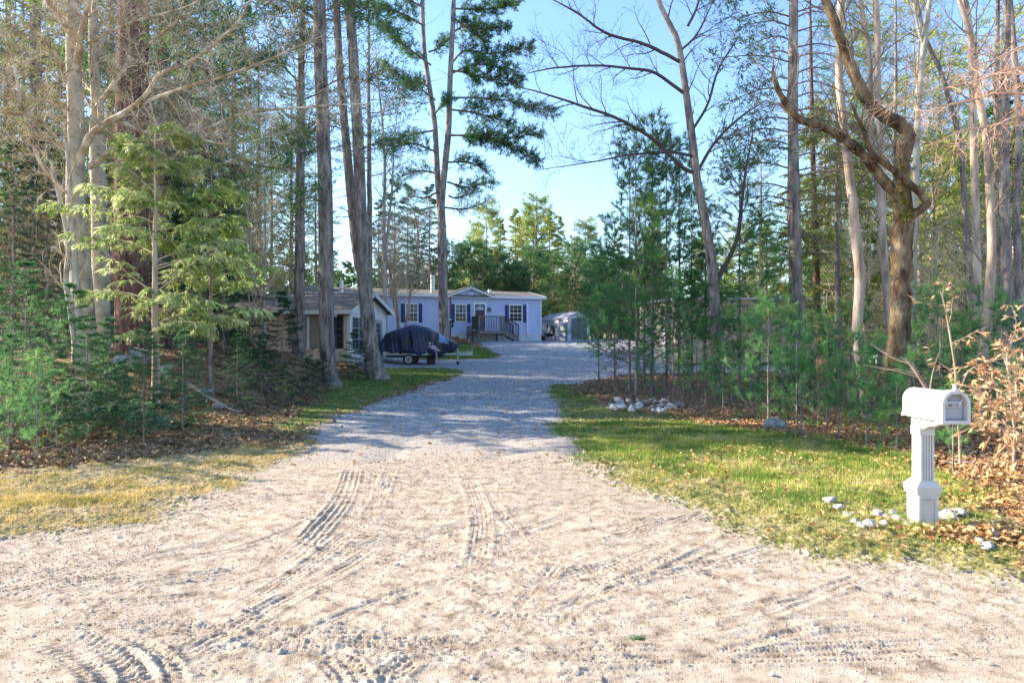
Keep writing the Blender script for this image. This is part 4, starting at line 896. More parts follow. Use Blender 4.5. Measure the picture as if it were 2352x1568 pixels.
# ------------------------------------------------------------------ rocks
def rock_mesh(seed,m):
    import bmesh
    bm=bmesh.new(); bmesh.ops.create_icosphere(bm,subdivisions=3,radius=1); rs=np.random.RandomState(seed)
    me=bpy.data.meshes.new('stone'); bm.to_mesh(me); bm.free()
    n=len(me.vertices); v=np.empty(n*3); me.vertices.foreach_get('co',v); v=v.reshape(-1,3)
    for _ in range(14):                     # chip flat facets
        d=nrm(rs.randn(3)); h=.48+.3*rs.rand(); s=v@d; v=np.where((s>h)[:,None],v-np.outer(s-h,d)*.85,v)
    v+= (vnoise(v[:,0]*3+9,v[:,1]*3+v[:,2]*2+9,seed)-.5)[:,None]*.16*nrm(v)
    v*=np.array([1,.65+.3*rs.rand(),.5+.2*rs.rand()]); me.vertices.foreach_set('co',v.ravel()); me.polygons.foreach_set('use_smooth',[True]*len(me.polygons)); me.update(); me.materials.append(m); return me
RM=[rock_mesh(s,M['stone']) for s in (1,2,3,4,5)]; BM=[rock_mesh(s,M['boulder']) for s in (6,7)]
def rock(px,py,s,label,group=None,me=None,i=0,name='stone',cat='stone',lift=.26):
    x,y=gp(px,py); o=link(name,me or RM[i%5]); o.location=(x,y,float(gz(x,y))+s*lift); o.scale=(s,s,s); o.rotation_euler=(0,0,i*1.9); return tag(o,label,cat,group)
rs=np.random.RandomState(12)
k=0
for row,(n,xa,xb,yb) in enumerate(((12,1398,1556,948),(10,1415,1556,941),(9,1408,1530,934),(6,1425,1500,930))):
    for i in range(n):
        rock(xa+(xb-xa)*i/(n-1)+rs.randn()*4,yb+rs.randn()*2,.085+.07*rs.rand()**1.5,'grey stone in the low pile at the far edge of the lawn','stones piled at the lawn edge',i=k,lift=.5); k+=1
rock(1513,950,.15,'largest pale stone at the front of the pile on the lawn edge','stones piled at the lawn edge',i=3,cat='stone')
mbr=[(1948,1192,.05,'small pale stone behind the gap left of the big white stone'),(1978,1222,.045,'little stone touching the big white stone on its left'),(2085,1214,.05,'small stone tucked against the left corner of the post'),(2030,1214,.045,'little stone in front of the middle of the left row'),(2250,1252,.05,'little stone between the two front stones on the right'),(1905,1166,.075,'grey stone lying in the grass farthest left of the mailbox'),(1925,1178,.06,'small stone beside the farthest left stone in the grass'),(1965,1208,.055,'pale stone just before the big white stone left of the mailbox'),(1998,1222,.085,'big round white stone left of the mailbox post'),(2018,1196,.07,'flat stone behind the big round white stone'),(2042,1203,.06,'middle stone of the row left of the mailbox'),(2068,1208,.075,'stone touching the left foot of the mailbox post'),(2050,1188,.055,'small stone at the back of the row left of the mailbox'),(2175,1195,.10,'broad grey stone behind the mailbox post on its right'),(2205,1190,.07,'brownish stone behind the post, farthest back on the right'),(2232,1228,.08,'oval stone in the leaves right of the mailbox post'),(2262,1238,.075,'stone between the oval stone and the frontmost one'),(2272,1262,.07,'frontmost stone right of the mailbox'),(2290,1245,.06,'rightmost small stone beyond the mailbox')]
for i,(a,c,s,l) in enumerate(mbr): rock(a,c,s*1.12,l,'stones ringed around the mailbox post',i=i)
for i,(a,c,s,l) in enumerate([(290,845,.42,'rounded grey boulder on the left bank'),(322,838,.50,'larger pale boulder behind the big pine foot'),(255,868,.22,'small grey boulder left of the pair on the bank'),(372,862,.3,'low boulder behind the slender hemlock trunk'),(470,905,.2,'half buried boulder on the leafy slope'),(500,940,.16,'small boulder lower on the leafy slope')]): rock(a,c,s,l,'boulders on the left bank',BM[i%2],i,'boulder','boulder')
for i,(a,c,s,l) in enumerate([(1780,985,.3,'mossy grey boulder under the young pines'),(1800,870,.45,'grey boulder at the foot of the flared trunk'),(1690,972,.12,'small grey stone in the leaves under the pines')]): rock(a,c,s,l,None,BM[i%2],i,'boulder','boulder')
rs=np.random.RandomState(21)
for i in range(46):                       # larger single stones lying loose on the road
    px,py=rs.uniform(20,2330),rs.uniform(1110,1560)
    x,y=gp(px,py)
    if greg(np.array([x]),np.array([y]))[0]!=1: continue
    rock(px,py,.011+.016*rs.rand()**2,'small loose stone lying on the dirt road','loose stones on the dirt road',i=i,lift=.35)
# green pine sprig dropped on the road
sx,sy=gp(1462,1475); sz=float(gz(sx,sy)); g=Geo(); rs=np.random.RandomState(2)
Pw=np.array([[[sx+.05,sy+.02,sz+.015],[sx+.03,sy+.015,sz+.02]]]); tubes(g,Pw,np.full((1,2),.004),5,0)
n=46; a=rs.uniform(PI-.55,PI+.55,n); D=np.stack([np.cos(a),np.sin(a)*.7,rs.uniform(-.02,.22,n)],-1); p=np.array([sx+.045,sy+.02,sz+.016])+rs.randn(n,3)*.004; S=nrm(np.cross(D,[0,0,1.])); Ls=(.075+.03*rs.rand(n))[:,None]
g.add(np.stack([p-S*.0022,p+S*.0022,p+D*Ls],1).reshape(-1,3),np.arange(n*3).reshape(n,3),1)
tag(g.build('pine_sprig',[M['twig_brown'],noisy('sprig_green',[(.03,.10,.02),(.08,.20,.03)],scale=20)]),'single green pine needle tuft dropped on the road','pine sprig')
# ------------------------------------------------------------------ tree generators (all build at the local origin)
def stem(rs,h,r,n=16,lean=(0,0),wig=.02,taper=.15,flare=1.35):
    z=np.linspace(0,1,n); w=np.cumsum(rs.randn(n,2)*wig*h/n,axis=0)
    P=np.stack([lean[0]*z*h+w[:,0]-w[0,0],lean[1]*z*h+w[:,1]-w[0,1],z*h-.25*(z==0)],-1)
    Rr=r*(1-(1-taper)*z**1.1); Rr[0]*=flare; Rr[1]*=1.05
    return P[None],Rr[None]
class Tree:
    def __init__(s): s.tr=Geo(); s.cr=Geo()
def tall_pine(seed,h=20,r=.2,bare=.45,nb=46,blen=2.6,dens=1.,mat='needle_pine',dead=26,barkm='bark_pine',lean=(0,0),K=14,bw=.028,bl=.2):
    rs=np.random.RandomState(seed); t=Tree(); P,R=stem(rs,h,r,22,lean); tubes(t.tr,P,R,12)
    # dead lower branches
    if dead:
        d1,dr=sprout(rs,P,R,dead,.12,bare+.15,blen*.75,80,up=-.05,wig=.14,nseg=7,rmul=.14,rmin=.012,rmax=.03); tubes(t.cr,d1,dr,4,0)
        d2,d2r=sprout(rs,d1,dr,5,.25,1,blen*.28,50,wig=.2,nseg=4,rmin=.005); tubes(t.cr,d2,d2r,3,0)
    b,br=sprout(rs,P,R,nb,bare,.985,blen,78,up=.1,wig=.07,nseg=8,curve=.05,rmul=.28,rmin=.012,rmax=.05,lt=lambda x:1.15-.85*np.clip((x-bare)/(1-bare),0,1)**1.6)
    tubes(t.cr,b,br,5,0)
    c,cr=sprout(rs,b,br,9,.28,1.,blen*.32,55,wig=.12,nseg=4,planar=.7,rmin=.005,curve=.05); tubes(t.cr,c,cr,3,0)
    blades(t.cr,rs,c,int(K*dens),bl,bw,1.0,.3,1,.12,1); blades(t.cr,rs,b,int(K*1.3*dens),bl,bw,1.,.55,1,.15,1)
    return t,[M[barkm],M['twig_brown'],M[mat]]
def spruce(seed,h=8,r=.08,w=1.6,nb=70,mat='needle_spruce',low=.03,K=16,bl=.13,bw=.02,up=-.05,lat=8,bar='bark_pine',curve=.035,pw=.8):
    rs=np.random.RandomState(seed); t=Tree(); P,R=stem(rs,h,r,12,wig=.008,taper=.08); tubes(t.tr,P,R,9)
    b,br=sprout(rs,P,R,nb,low,.985,w,88,up=up,wig=.05,nseg=6,curve=curve,rmul=.3,rmin=.006,rmax=.025,lt=lambda x:1.05*(1-np.clip((x-low)/(1-low),0,1))**pw+.06)
    tubes(t.cr,b,br,4,0)
    c,cr=sprout(rs,b,br,lat,.12,1.,w*.34,52,wig=.07,nseg=3,planar=.85,rmin=.003,up=-.05,lt=lambda x:1.15-.8*x)
    # shorter side shoots near the top
    ln=np.linalg.norm(b[:,-1]-b[:,0],axis=1); f=np.repeat(np.clip(ln/w,.22,1),lat); c=c[:,:1]+(c-c[:,:1])*f[:,None,None]
    tubes(t.cr,c,cr,3,0)
    blades(t.cr,rs,c,K,bl,bw,.75,0,1,.0,1,flat=.4); blades(t.cr,rs,b,K+6,bl,bw,.8,.05,1,.0,1,flat=.4)
    return t,[M[bar],M['twig_brown'],M[mat]]
def young_pine(seed,h=5,r=.035,w=1.2,nb=36,mat='needle_young',low=.2,K=26,bl=.13,bw=.010,lean=(0,0),tuft=5,dead=10,bar='bark_pine',up=.22):
    rs=np.random.RandomState(seed); t=Tree(); P,R=stem(rs,h,r,14,lean,wig=.012,taper=.15,flare=1.2); tubes(t.tr,P,R,8)
    if dead:
        d1,dr=sprout(rs,P,R,dead,.05,low+.15,w*.6,80,wig=.12,nseg=5,rmul=.25,rmin=.004); tubes(t.cr,d1,dr,3,0)
    b,br=sprout(rs,P,R,nb,low,.99,w,68,up=up,wig=.06,nseg=6,curve=.05,rmul=.35,rmin=.005,rmax=.016,lt=lambda x:1.1*(1-np.clip((x-low)/(1-low),0,1)*.85)); tubes(t.cr,b,br,4,0)
    c,cr=sprout(rs,b,br,tuft,.35,1.,w*.22,45,wig=.08,nseg=3,rmin=.003,up=.15,planar=.5); tubes(t.cr,c,cr,3,0)
    tip=np.concatenate([c[:,-2:],b[:,-2:]]); 
    blades(t.cr,rs,c,K,bl,bw,.9,.45,1,.1,1,tri=True); blades(t.cr,rs,b[:,-3:],K,bl,bw,.9,.3,1,.1,1,tri=True)
    blades(t.cr,rs,P[:,-3:],K*3,bl,bw,.8,.3,1,.2,1,tri=True)
    return t,[M[bar],M['twig_brown'],M[mat]]
def hemlock(seed,h=6,r=.085,w=1.8,nb=40,mat='needle_hemlock',low=.2,K=12,bl=.10,bw=.028,lean=(0,0),lat=9,bar='bark_pale',lt=None,curve=-.05):
    rs=np.random.RandomState(seed); t=Tree(); P,R=stem(rs,h,r,14,lean,wig=.015,taper=.2,flare=1.25); tubes(t.tr,P,R,10)
    b,br=sprout(rs,P,R,nb,low,.99,w,72,up=.10,wig=.07,nseg=8,curve=curve,rmul=.3,rmin=.006,rmax=.02,lt=lt or (lambda x:1.1*(1-np.clip((x-low)/(1-low),0,1)*.8))); tubes(t.cr,b,br,4,0)
    c,cr=sprout(rs,b,br,lat,.15,1.,w*.33,48,wig=.07,nseg=5,planar=.85,rmin=.003,curve=-.17,lt=lambda x:1.2-.7*x); tubes(t.cr,c,cr,3,0)
    d,dr=sprout(rs,c,cr,4,.2,1.,w*.12,45,wig=.08,nseg=3,planar=.8,rmin=.002,curve=-.35,up=-.25); tubes(t.cr,d,dr,3,0)
    blades(t.cr,rs,d,K,bl*.8,bw,.55,0,1,-.45,1,flat=.3); blades(t.cr,rs,c,K,bl,bw,.65,.1,1,-.45,1,flat=.3)
    return t,[M[bar],M['twig_tan'],M[mat]]
def bare_tree(seed,h=12,r=.1,nb=16,low=.3,blen=2.6,bar='bark_pale',twig='twig_brown',lean=(0,0),dens=1.,ang=48,stems=1,tw=.0045,wig=.03):
    rs=np.random.RandomState(seed); t=Tree(); P,R=stem(rs,h,r,18,lean,wig=wig); tubes(t.tr,P,R,10)
    for k in range(stems-1):
        P2,R2=sprout(rs,P,R,1,.02,.2,h*.75,14,up=.5,wig=.04,nseg=12,rmul=.75,rmin=.02,taper=.2); tubes(t.tr,P2,R2,8)
        b2,br2=sprout(rs,P2,R2,nb//2,low,.98,blen*.8,ang,up=.3,wig=.12,nseg=8,curve=.04,rmul=.45,rmin=.007); tubes(t.cr,b2,br2,4,0)
        c2,cr2=sprout(rs,b2,br2,6,.2,1,blen*.4,40,wig=.14,nseg=5,rmin=tw,up=.15); tubes(t.cr,c2,cr2,3,0)
        d2,dr2=sprout(rs,c2,cr2,4,.2,1,blen*.18,40,wig=.16,nseg=4,rmin=tw*.8,up=.1); tubes(t.cr,d2,dr2,3,0)
    b,br=sprout(rs,P,R,nb,low,.98,blen,ang,up=.3,wig=.12,nseg=9,curve=.03,rmul=.45,rmin=.008,lt=lambda x:1.15-.6*x); tubes(t.cr,b,br,5,0)
    c,cr=sprout(rs,b,br,int(7*dens),.18,1,blen*.45,42,wig=.15,nseg=6,rmin=tw,up=.15,lt=lambda x:1.2-.7*x); tubes(t.cr,c,cr,3,0)
    d,dr=sprout(rs,c,cr,int(5*dens),.15,1,blen*.2,42,wig=.17,nseg=4,rmin=tw*.8,up=.08); tubes(t.cr,d,dr,3,0)
    return t,[M[bar],M[twig]]
def twig_fans(g,rs,P,R,n1,l1,n2,l2,n3=0,l3=.2,r1=.012,rt=.004,up=.12,wig=.16,mi=0,t0=.1,ang=45):
    b,br=sprout(rs,P,R,n1,t0,1,l1,ang,up=up,wig=wig,nseg=7,rmul=.45,rmin=r1*.5,rmax=r1*2.2); tubes(g,b,br,4,mi)
    c,cr=sprout(rs,b,br,n2,.15,1,l2,ang,up=up,wig=wig,nseg=5,rmin=rt); tubes(g,c,cr,3,mi)
    if n3:
        d,dr=sprout(rs,c,cr,n3,.15,1,l3,ang,up=up,wig=wig,nseg=4,rmin=rt*.8); tubes(g,d,dr,3,mi); return b,c,d
    return b,c,c
def place_tree(name,t,mats,x,y,rz,label,cat,group=None,s=1.,part=('trunk','crown'),sink=0.):
    z=float(gz(x,y))-sink
    root=empty(name,(x,y,z),rz,label,cat,group); root.scale=(s,s,s)
    if t.tr.v: t.tr.build(part[0],[mats[0]],root)
    if t.cr.v: t.cr.build(part[1],mats[1:],root)
    return root
def repeat(proto,x,y,rz,s,label,group=None,sz=None,sink=0.):
    c=copy_tree(proto); c.location=(x,y,float(gz(x,y))-sink); c.rotation_euler=(0,0,rz); c.scale=(s,s,sz or s)
    c['label']=label
    if group: c['group']=group
    elif 'group' in c: del c['group']
    return c
def X(px,Y): return (px-1176)/F*Y
# hero tree from stems traced at a distance: each stem = (points(px,py), widths(px), Y or (Y0,Y1))
def line3(pts,wd,Y,n=24,jit=0,rs=None):
    Y0,Y1=(Y,Y) if np.isscalar(Y) else Y
    m=len(pts); ys=np.linspace(Y0,Y1,m); wd=np.interp(np.linspace(0,1,m),np.linspace(0,1,len(wd)),wd)
    q=np.array([[*W(p[0],p[1],yy),w/F*yy/2] for p,w,yy in zip(pts,wd,ys)])
    q=resample(q,n)
    if jit and rs is not None: q[:,1]+=np.cumsum(rs.randn(n))*jit
    return q[None,:,:3],np.maximum(q[None,:,3],.003)
# ================================================================== HERO TREES
allrs=np.random.RandomState(99)
# --- grey twin maple, left
def root_at(name,P0,label,cat,group=None):
    b=P0.copy(); return empty(name,tuple(b),0,label,cat,group)
rs=np.random.RandomState(31); Yt=15.2
tr=Geo(); cr=Geo()
PA,RA=line3([(197,835),(193,760),(186,640),(176,520),(173,400),(175,330),(174,250),(168,120),(170,0),(176,-150),(170,-300),(165,-450)],[58,50,46,42,38,36,34,30,26,20,14,8],Yt,40)
tubes(tr,PA,RA,14)
root=root_at('maple_tree',PA[0,0],'grey barked bare maple with long sunlit limbs reaching right, at the left','tree')
limbs=[([(178,380),(205,318),(245,285),(305,250),(345,210),(370,172),(440,145),(505,98),(548,55),(590,-20)],[26,22,20,18,15,13,12,10,8,4],(15.2,13.2)),
([(270,275),(330,240),(370,224),(430,205),(505,182),(600,150),(690,110),(760,78)],[13,13,11,10,9,7,5,2],(14.8,12.8)),
([(275,278),(330,302),(375,309),(430,305),(485,290),(545,262),(640,248),(760,240),(850,238)],[12,11,10,9,9,8,7,5,2],(14.8,13.2)),
([(205,385),(265,338),(300,320),(360,322),(420,308),(470,322),(530,332),(596,320)],[16,13,10,10,9,7,5,2],(15.2,13)),
([(224,245),(262,195),(300,140),(330,110),(362,84),(410,42),(430,-40)],[15,14,12,10,9,7,4],(15.4,14)),
([(172,172),(186,105),(192,60),(202,20),(212,-60),(230,-180)],[20,18,15,14,12,6],(15.2,14.2)),
([(168,90),(145,50),(120,18),(98,-20),(70,-100)],[20,18,16,14,8],(15.2,14.5)),
([(156,210),(138,150),(115,110),(90,78),(60,50)],[10,10,9,7,4],(15.2,14)),
([(158,255),(120,238),(85,228),(30,225),(-40,222)],[9,8,7,6,4],(15.2,14)),
([(156,352),(128,312),(100,285),(60,265),(0,258),(-60,262)],[12,11,10,9,8,5],(15.2,14)),
([(176,465),(130,420),(90,370),(55,250),(30,120),(0,40)],[10,10,9,8,7,5],(15.2,13.6)),
([(300,150),(292,70),(280,20),(270,-60)],[8,8,7,4],(14.8,14)),
([(205,100),(260,70),(330,45),(420,20),(520,-30)],[10,9,8,6,4],(15.,13.2))]
for k,(p,w,Y) in enumerate(limbs):
    P,R=line3(p,w,Y,26,.012,rs); R=R*.78; tubes(cr,P,R,7,0)
    Ln=np.linalg.norm(P[0,-1]-P[0,0])
    twig_fans(cr,rs,P,R,int(8+Ln*4.2),.95,8,.42,5,.19,r1=.009,rt=.0045,up=.10,wig=.26,t0=.06,ang=55)
tr.build('trunk',[M['bark_grey']],root,PA[0,0]); cr.build('limbs',[M['limb_tan']],root,PA[0,0])
PB_,RB_=line3([(232,835),(232,700),(230,560),(226,420),(222,300),(224,245),(216,150),(214,0),(210,-200),(206,-400)],[44,38,35,33,30,26,22,18,12,6],15.9,36)
tr=Geo(); cr=Geo(); tubes(tr,PB_,RB_,14)
root=root_at('maple_tree',PB_[0,0],'second grey maple trunk close behind the large grey maple, at the left','tree')
twig_fans(cr,rs,PB_[:,12:],RB_[:,12:],16,1.6,6,.6,4,.25,r1=.014,rt=.004)
tr.build('trunk',[M['bark_grey']],root,PB_[0,0]); cr.build('limbs',[M['twig_tan']],root,PB_[0,0])
for pts,wd,lb in (([(178,850),(172,780),(160,700),(152,640),(158,560),(140,470),(118,370)],[16,14,12,12,11,9,5],'slender curving grey stem left of the grey maple'),([(190,850),(184,760),(178,660),(168,540),(160,420),(150,300)],[18,16,14,12,9,6],'slender straight grey stem touching the grey maple on its left')):
    P,R=line3(pts,wd,14.6,24); tr=Geo(); cr=Geo(); tubes(tr,P,R,9); root=root_at('maple_sapling',P[0,0],lb,'sapling'); twig_fans(cr,rs,P[:,6:],R[:,6:],12,.9,5,.35,3,.15,r1=.008,rt=.003,wig=.22)
    tr.build('trunk',[M['bark_grey']],root,P[0,0]); cr.build('twigs',[M['twig_tan']],root,P[0,0])
# --- traced pines
def traced_pine(name,stems,label,barkm,branches=(),Kn=26,mat='needle_pine',auto=0,autolen=2.2,t0=.45,seed=1,deadn=10,bl=.22,bw=.03,n1=9,sub=.8):
    rs=np.random.RandomState(seed); tr=Geo(); cr=Geo(); first=None
    for pts,wd,Y in stems:
        P,R=line3(pts,wd,Y,30); tubes(tr,P,R,14)
        if first is None: first=P[0,0]
        if deadn:
            d1,dr=sprout(rs,P,R,deadn,.15,.95,1.3,80,wig=.13,nseg=6,rmul=.1,rmin=.009,rmax=.02); tubes(cr,d1,dr,4,0); d2,d2r=sprout(rs,d1,dr,4,.3,1,.4,50,wig=.2,nseg=4,rmin=.004); tubes(cr,d2,d2r,3,0)
        if auto:
            b,br=sprout(rs,P,R,auto,t0,.99,autolen,78,up=.08,wig=.08,nseg=8,curve=.03,rmul=.2,rmin=.012,rmax=.04); tubes(cr,b,br,5,0)
            c,c_r=sprout(rs,b,br,9,.25,1,autolen*.33,52,wig=.12,nseg=4,planar=.7,rmin=.005); tubes(cr,c,c_r,3,0); blades(cr,rs,c,14,bl,bw,1.,.3,1,.1,1)
    for pts,wd,Y,foli in branches:
        P,R=line3(pts,wd,Y,16); tubes(cr,P,R,5,0)
        c,c_r=sprout(rs,P,R,int(n1*(.5+np.linalg.norm(P[0,-1]-P[0,0])*.8)),.12,1,sub,50,wig=.12,nseg=5,planar=.55,rmin=.006,lt=lambda x:1.2-.6*x,up=.08,curve=.04); tubes(cr,c,c_r,3,0)
        d,d_r=sprout(rs,c,c_r,4,.2,1,sub*.4,50,wig=.14,nseg=3,rmin=.004,up=.1); tubes(cr,d,d_r,3,0)
        if foli: blades(cr,rs,d,int(Kn*foli*.55),bl,bw,.9,.1,1,.12,1,flat=.35); blades(cr,rs,c,int(Kn*foli*.7),bl,bw,.9,.25,1,.12,1,flat=.35); blades(cr,rs,P,int(Kn*foli*3.),bl,bw,.9,.14,1,.12,1,flat=.35)
    root=root_at(name,first,label,'pine tree')
    tr.build('trunk',[M[barkm]],root,first); cr.build('crown',[M['twig_brown'],M[mat]],root,first); return root
cb=[([(1036,20),(1099,22),(1144,18),(1191,2)],1.3),([(1036,77),(1072,60),(1115,70),(1163,58)],1.2),([(1036,148),(1068,117),(1126,124),(1220,108)],1.2),([(1036,162),(1072,168),(1126,182),(1198,190)],1.5),([(1036,170),(1080,150),(1120,150),(1180,160)],1.1),
([(1038,225),(1099,225),(1166,232),(1272,259)],1.),([(1034,252),(1099,261),(1175,283)],1.1),([(1029,312),(1099,312),(1166,335),(1236,371)],1.3),([(1036,310),(1144,318),(1240,306)],1.1),([(1027,373),(1072,373),(1115,389)],.8),([(1027,418),(1072,430),(1130,418)],.8),([(1022,477),(1072,480),(1124,459)],.25),([(1030,450),(1050,455),(1090,440)],.3),
([(1040,40),(1080,70),(1120,95)],1.2),([(1000,230),(940,185),(880,150)],.9),([(995,300),(930,312),(872,330)],.8),([(1005,350),(950,330),(905,338)],.7),([(990,150),(930,105),(875,60)],1.),([(975,60),(920,30),(865,15)],1.1),([(1010,400),(960,392),(912,410)],.5),([(1008,440),(970,455),(935,440)],.3),([(985,120),(1010,110),(1030,90)],.8),([(975,20),(940,0),(900,-20)],1.1),([(985,200),(960,190),(925,200)],.9),([(1000,260),(1016,240),(1030,230)],.8),([(1036,-30),(1090,-60),(1170,-70)],1.3),([(1036,-60),(980,-90),(900,-80)],1.3),([(1036,-120),(1080,-160),(1130,-180)],1.3),([(970,-60),(930,-110),(900,-140)],1.2)]
traced_pine('pine_tree',[([(1021,800),(1018,700),(1016,600),(1015,530),(1014,470),(1022,380),(1030,300),(1034,180),(1040,60),(1042,0),(1044,-160),(1046,-260)],[24,22,22,21,16,15,14,12,11,10,6,3],38),([(1013,500),(1006,420),(1002,350),(998,280),(985,190),(974,110),(970,0),(966,-150)],[15,14,13,12,11,10,9,4],38.3)],'tall forked pine with layered dark boughs in front of the blue house','bark_pine',
 [(p,[5,4,3,1.5],(38+rsx,38+rsx*2.2),f) for (p,f),rsx in zip(cb,np.random.RandomState(4).uniform(-.4,.4,len(cb)))],seed=41,deadn=14,Kn=30,bl=.19,bw=.024,n1=14,sub=.66)
traced_pine('pine_tree',[([(768,905),(757,860),(751,780),(749,660),(748,500),(746,400),(740,250),(735,100),(733,0),(728,-250),(726,-500)],[52,36,34,34,33,32,30,29,28,20,8],20.7)],'straight grey pine trunk right of the garage front, nearer of the tall pines','bark_pine',
 [([(735,120),(700,95),(660,110),(610,140)],[5,4,3,2],(20.7,19),.6),([(740,330),(700,310),(670,330),(640,370)],[4,3,2,1],(20.7,19.5),.6),([(745,200),(790,180),(850,190),(900,230)],[4,3,2,1],(20.7,19.5),.25),([(745,420),(720,440),(690,470)],[3,2,1],(20.7,20),.5),([(738,60),(690,20),(640,0),(600,20)],[5,4,3,2],(20.7,19),.8),([(736,30),(790,10),(840,20)],[4,3,2],(20.7,19.5),.5)],seed=42,deadn=16,auto=34,t0=.68,autolen=2.3)
traced_pine('pine_tree',[([(872,885),(856,830),(846,740),(836,640),(830,520),(826,400),(820,280),(812,140),(803,0),(795,-200),(790,-420)],[62,40,33,30,27,26,25,23,22,15,6],24),([(836,660),(820,580),(808,470),(800,380),(790,270),(780,150),(772,0),(765,-200)],[22,22,21,20,18,17,16,8],24.4)],'leaning twin pine trunk beside the garage gable with a sunlit left edge','bark_pine',
 [([(815,200),(850,180),(900,190),(950,230)],[3,3,2,1],(24,23),.3),([(805,60),(850,40),(900,60)],[3,2,1],(24,23),.4),([(790,300),(760,290),(700,310),(650,350)],[3,3,2,1],(24,22.5),.4),([(820,350),(860,330),(900,350)],[3,2,1],(24,23),.4)],seed=43,deadn=18,auto=26,t0=.7,autolen=2.2)
traced_pine('pine_tree',[([(310,860),(306,760),(304,640),(302,500),(302,380),(303,240),(306,100),(308,0),(310,-300),(312,-600)],[90,78,74,72,70,68,66,64,50,20],17.2)],'massive reddish barked pine trunk behind the slender hemlock','bark_red',[([(330,60),(400,40),(470,60),(540,50)],[8,7,5,3],(17.2,15.5),.7),([(330,150),(420,140),(520,165),(600,140)],[7,6,4,2],(17.2,15),.6),([(290,190),(240,160),(200,180)],[6,5,2],(17.2,16),.5)],seed=44,deadn=22,auto=30,t0=.62,autolen=3)
# trunk D with many horizontal dead limbs at right
db=[]
rr_=np.random.RandomState(17)
for k in range(44):
    y0=-40+k*15+rr_.randn()*5; sgn=-1 if k%2 else 1; L=rr_.uniform(90,200)*(1 if y0<470 else .7); up=rr_.uniform(-25,25)
    db.append(([(1822,y0),(1822+sgn*L*.35,y0-12+up*.2),(1822+sgn*L*.7,y0-2+up*.6),(1822+sgn*L,y0+14+up)],[4.4,3.2,2.2,1.2],(19,19+rr_.uniform(-2.2,1.2)),.25 if (sgn<0 and y0<420) else .03))
traced_pine('pine_tree',[([(1838,905),(1832,800),(1829,700),(1826,600),(1823,480),(1822,350),(1821,175),(1823,0),(1825,-250),(1826,-450)],[46,32,30,30,28,24,22,20,13,5],19)],'tall dark conifer trunk with level dead limbs, left of the crooked maple','bark_pine',db,seed=45,deadn=0,Kn=30,bl=.14,bw=.03,n1=7,sub=.6)
# --- crooked maple
rs=np.random.RandomState(51); Yc=13.2; tr=Geo(); cr=Geo()
stems=[([(2042,925),(2052,880),(2062,800),(2068,730),(2071,640),(2070,560),(2076,510),(2080,480)],[84,66,60,54,52,50,50,48],Yc),
([(2080,492),(2077,455),(2074,400),(2077,345),(2086,312),(2070,290),(2050,276),(2016,255),(1988,225),(1962,170),(1937,105),(1920,63),(1897,0),(1870,-90),(1850,-220)],[36,32,33,37,38,36,32,32,29,28,27,26,24,20,8],(Yc,12.4)),
([(2074,515),(2062,470),(2045,435),(2002,380),(1962,338),(1925,311),(1883,290),(1834,273),(1806,241),(1787,206),(1777,175),(1777,150)],[36,32,27,25,24,22,21,20,18,15,10,5],(Yc,12.2)),
([(2088,510),(2106,486),(2128,468),(2115,445),(2075,409),(2030,375),(2002,350),(1988,308),(1965,262),(1956,236)],[20,19,19,18,17,15,13,11,8,4],(Yc-.15,12.6))]
first=None
for p,w,Y in stems:
    P,R=line3(p,w,Y,40); R=R*.88*(1+.24*(vnoise(np.arange(40)*.8,np.zeros(40),int(w[0]))-.5))[None]; P=P+.008*rs.randn(1,40,3)*np.array([1,1,.3])
    if first is None: first=P[0,0]
    tubes(tr,P,R,14)
    if len(p)>8 : twig_fans(cr,rs,P[:,12:],R[:,12:],16,1.3,6,.5,4,.22,r1=.008,rt=.0032,up=.2,wig=.18)
root=root_at('maple_tree',first,'crooked old maple with hooked mossy limbs behind the mailbox','tree')
tr.build('trunk',[M['bark_maple']],root,first); cr.build('twigs',[M['twig_brown']],root,first)
g=Geo(); mp=[W(2068,395,Yc-.18),W(2072,378,Yc-.2),W(2074,470,Yc-.2),W(2078,500,Yc-.22),W(2066,440,Yc-.2)]
for c in mp:
    pp=c+rs.randn(60,3)*np.array([.07,.03,.10]); Pw=np.stack([pp,pp+nrm(rs.randn(60,3)+np.array([0,-1,0]))*.02],1); blades(g,rs,Pw,4,.035,.02,.8,mi=0)
g.build('moss',[M['moss']],root,first)
# --- other bare trunks on the right, traced
def traced_bare(stems,label,barkm='bark_pale',twig='twig_brown',seed=1,fans=(12,1.2,6,.5,4,.2),t0=8,name='bare_tree',rt=.0035,r1=.009,up=.15,group=None):
    rs=np.random.RandomState(seed); tr=Geo(); cr=Geo(); first=None
    for p,w,Y in stems:
        P,R=line3(p,w,Y,32); tubes(tr,P,R,10)
        if first is None: first=P[0,0]
        twig_fans(cr,rs,P[:,t0:],R[:,t0:],*fans,r1=r1,rt=rt,up=up,wig=.15)
    root=root_at(name,first,label,'bare tree',group); tr.build('trunk',[M[barkm]],root,first); cr.build('twigs',[M[twig]],root,first); return root
traced_bare([([(1990,960),(1986,910),(1976,840),(1968,760),(1976,640),(1964,540),(1960,470),(1953,420),(1941,315),(1929,210),(1928,105),(1932,0),(1934,-160),(1930,-320)],[22,21,21,22,23,22,21,20,20,18,17,16,11,4],13.6)],'pale smooth slender trunk just left of the crooked maple',seed=61)
traced_bare([([(2062,880),(2040,700),(2026,525),(2025,350),(2016,210),(2016,105),(2012,0),(2010,-180)],[20,18,18,16,15,14,13,6],17),([(2030,560),(2015,420),(2002,315),(1997,140),(1982,35),(1968,-40),(1950,-150)],[13,12,12,11,10,9,4],17.2)],'pale twin stemmed tree directly behind the crooked maple',seed=62)
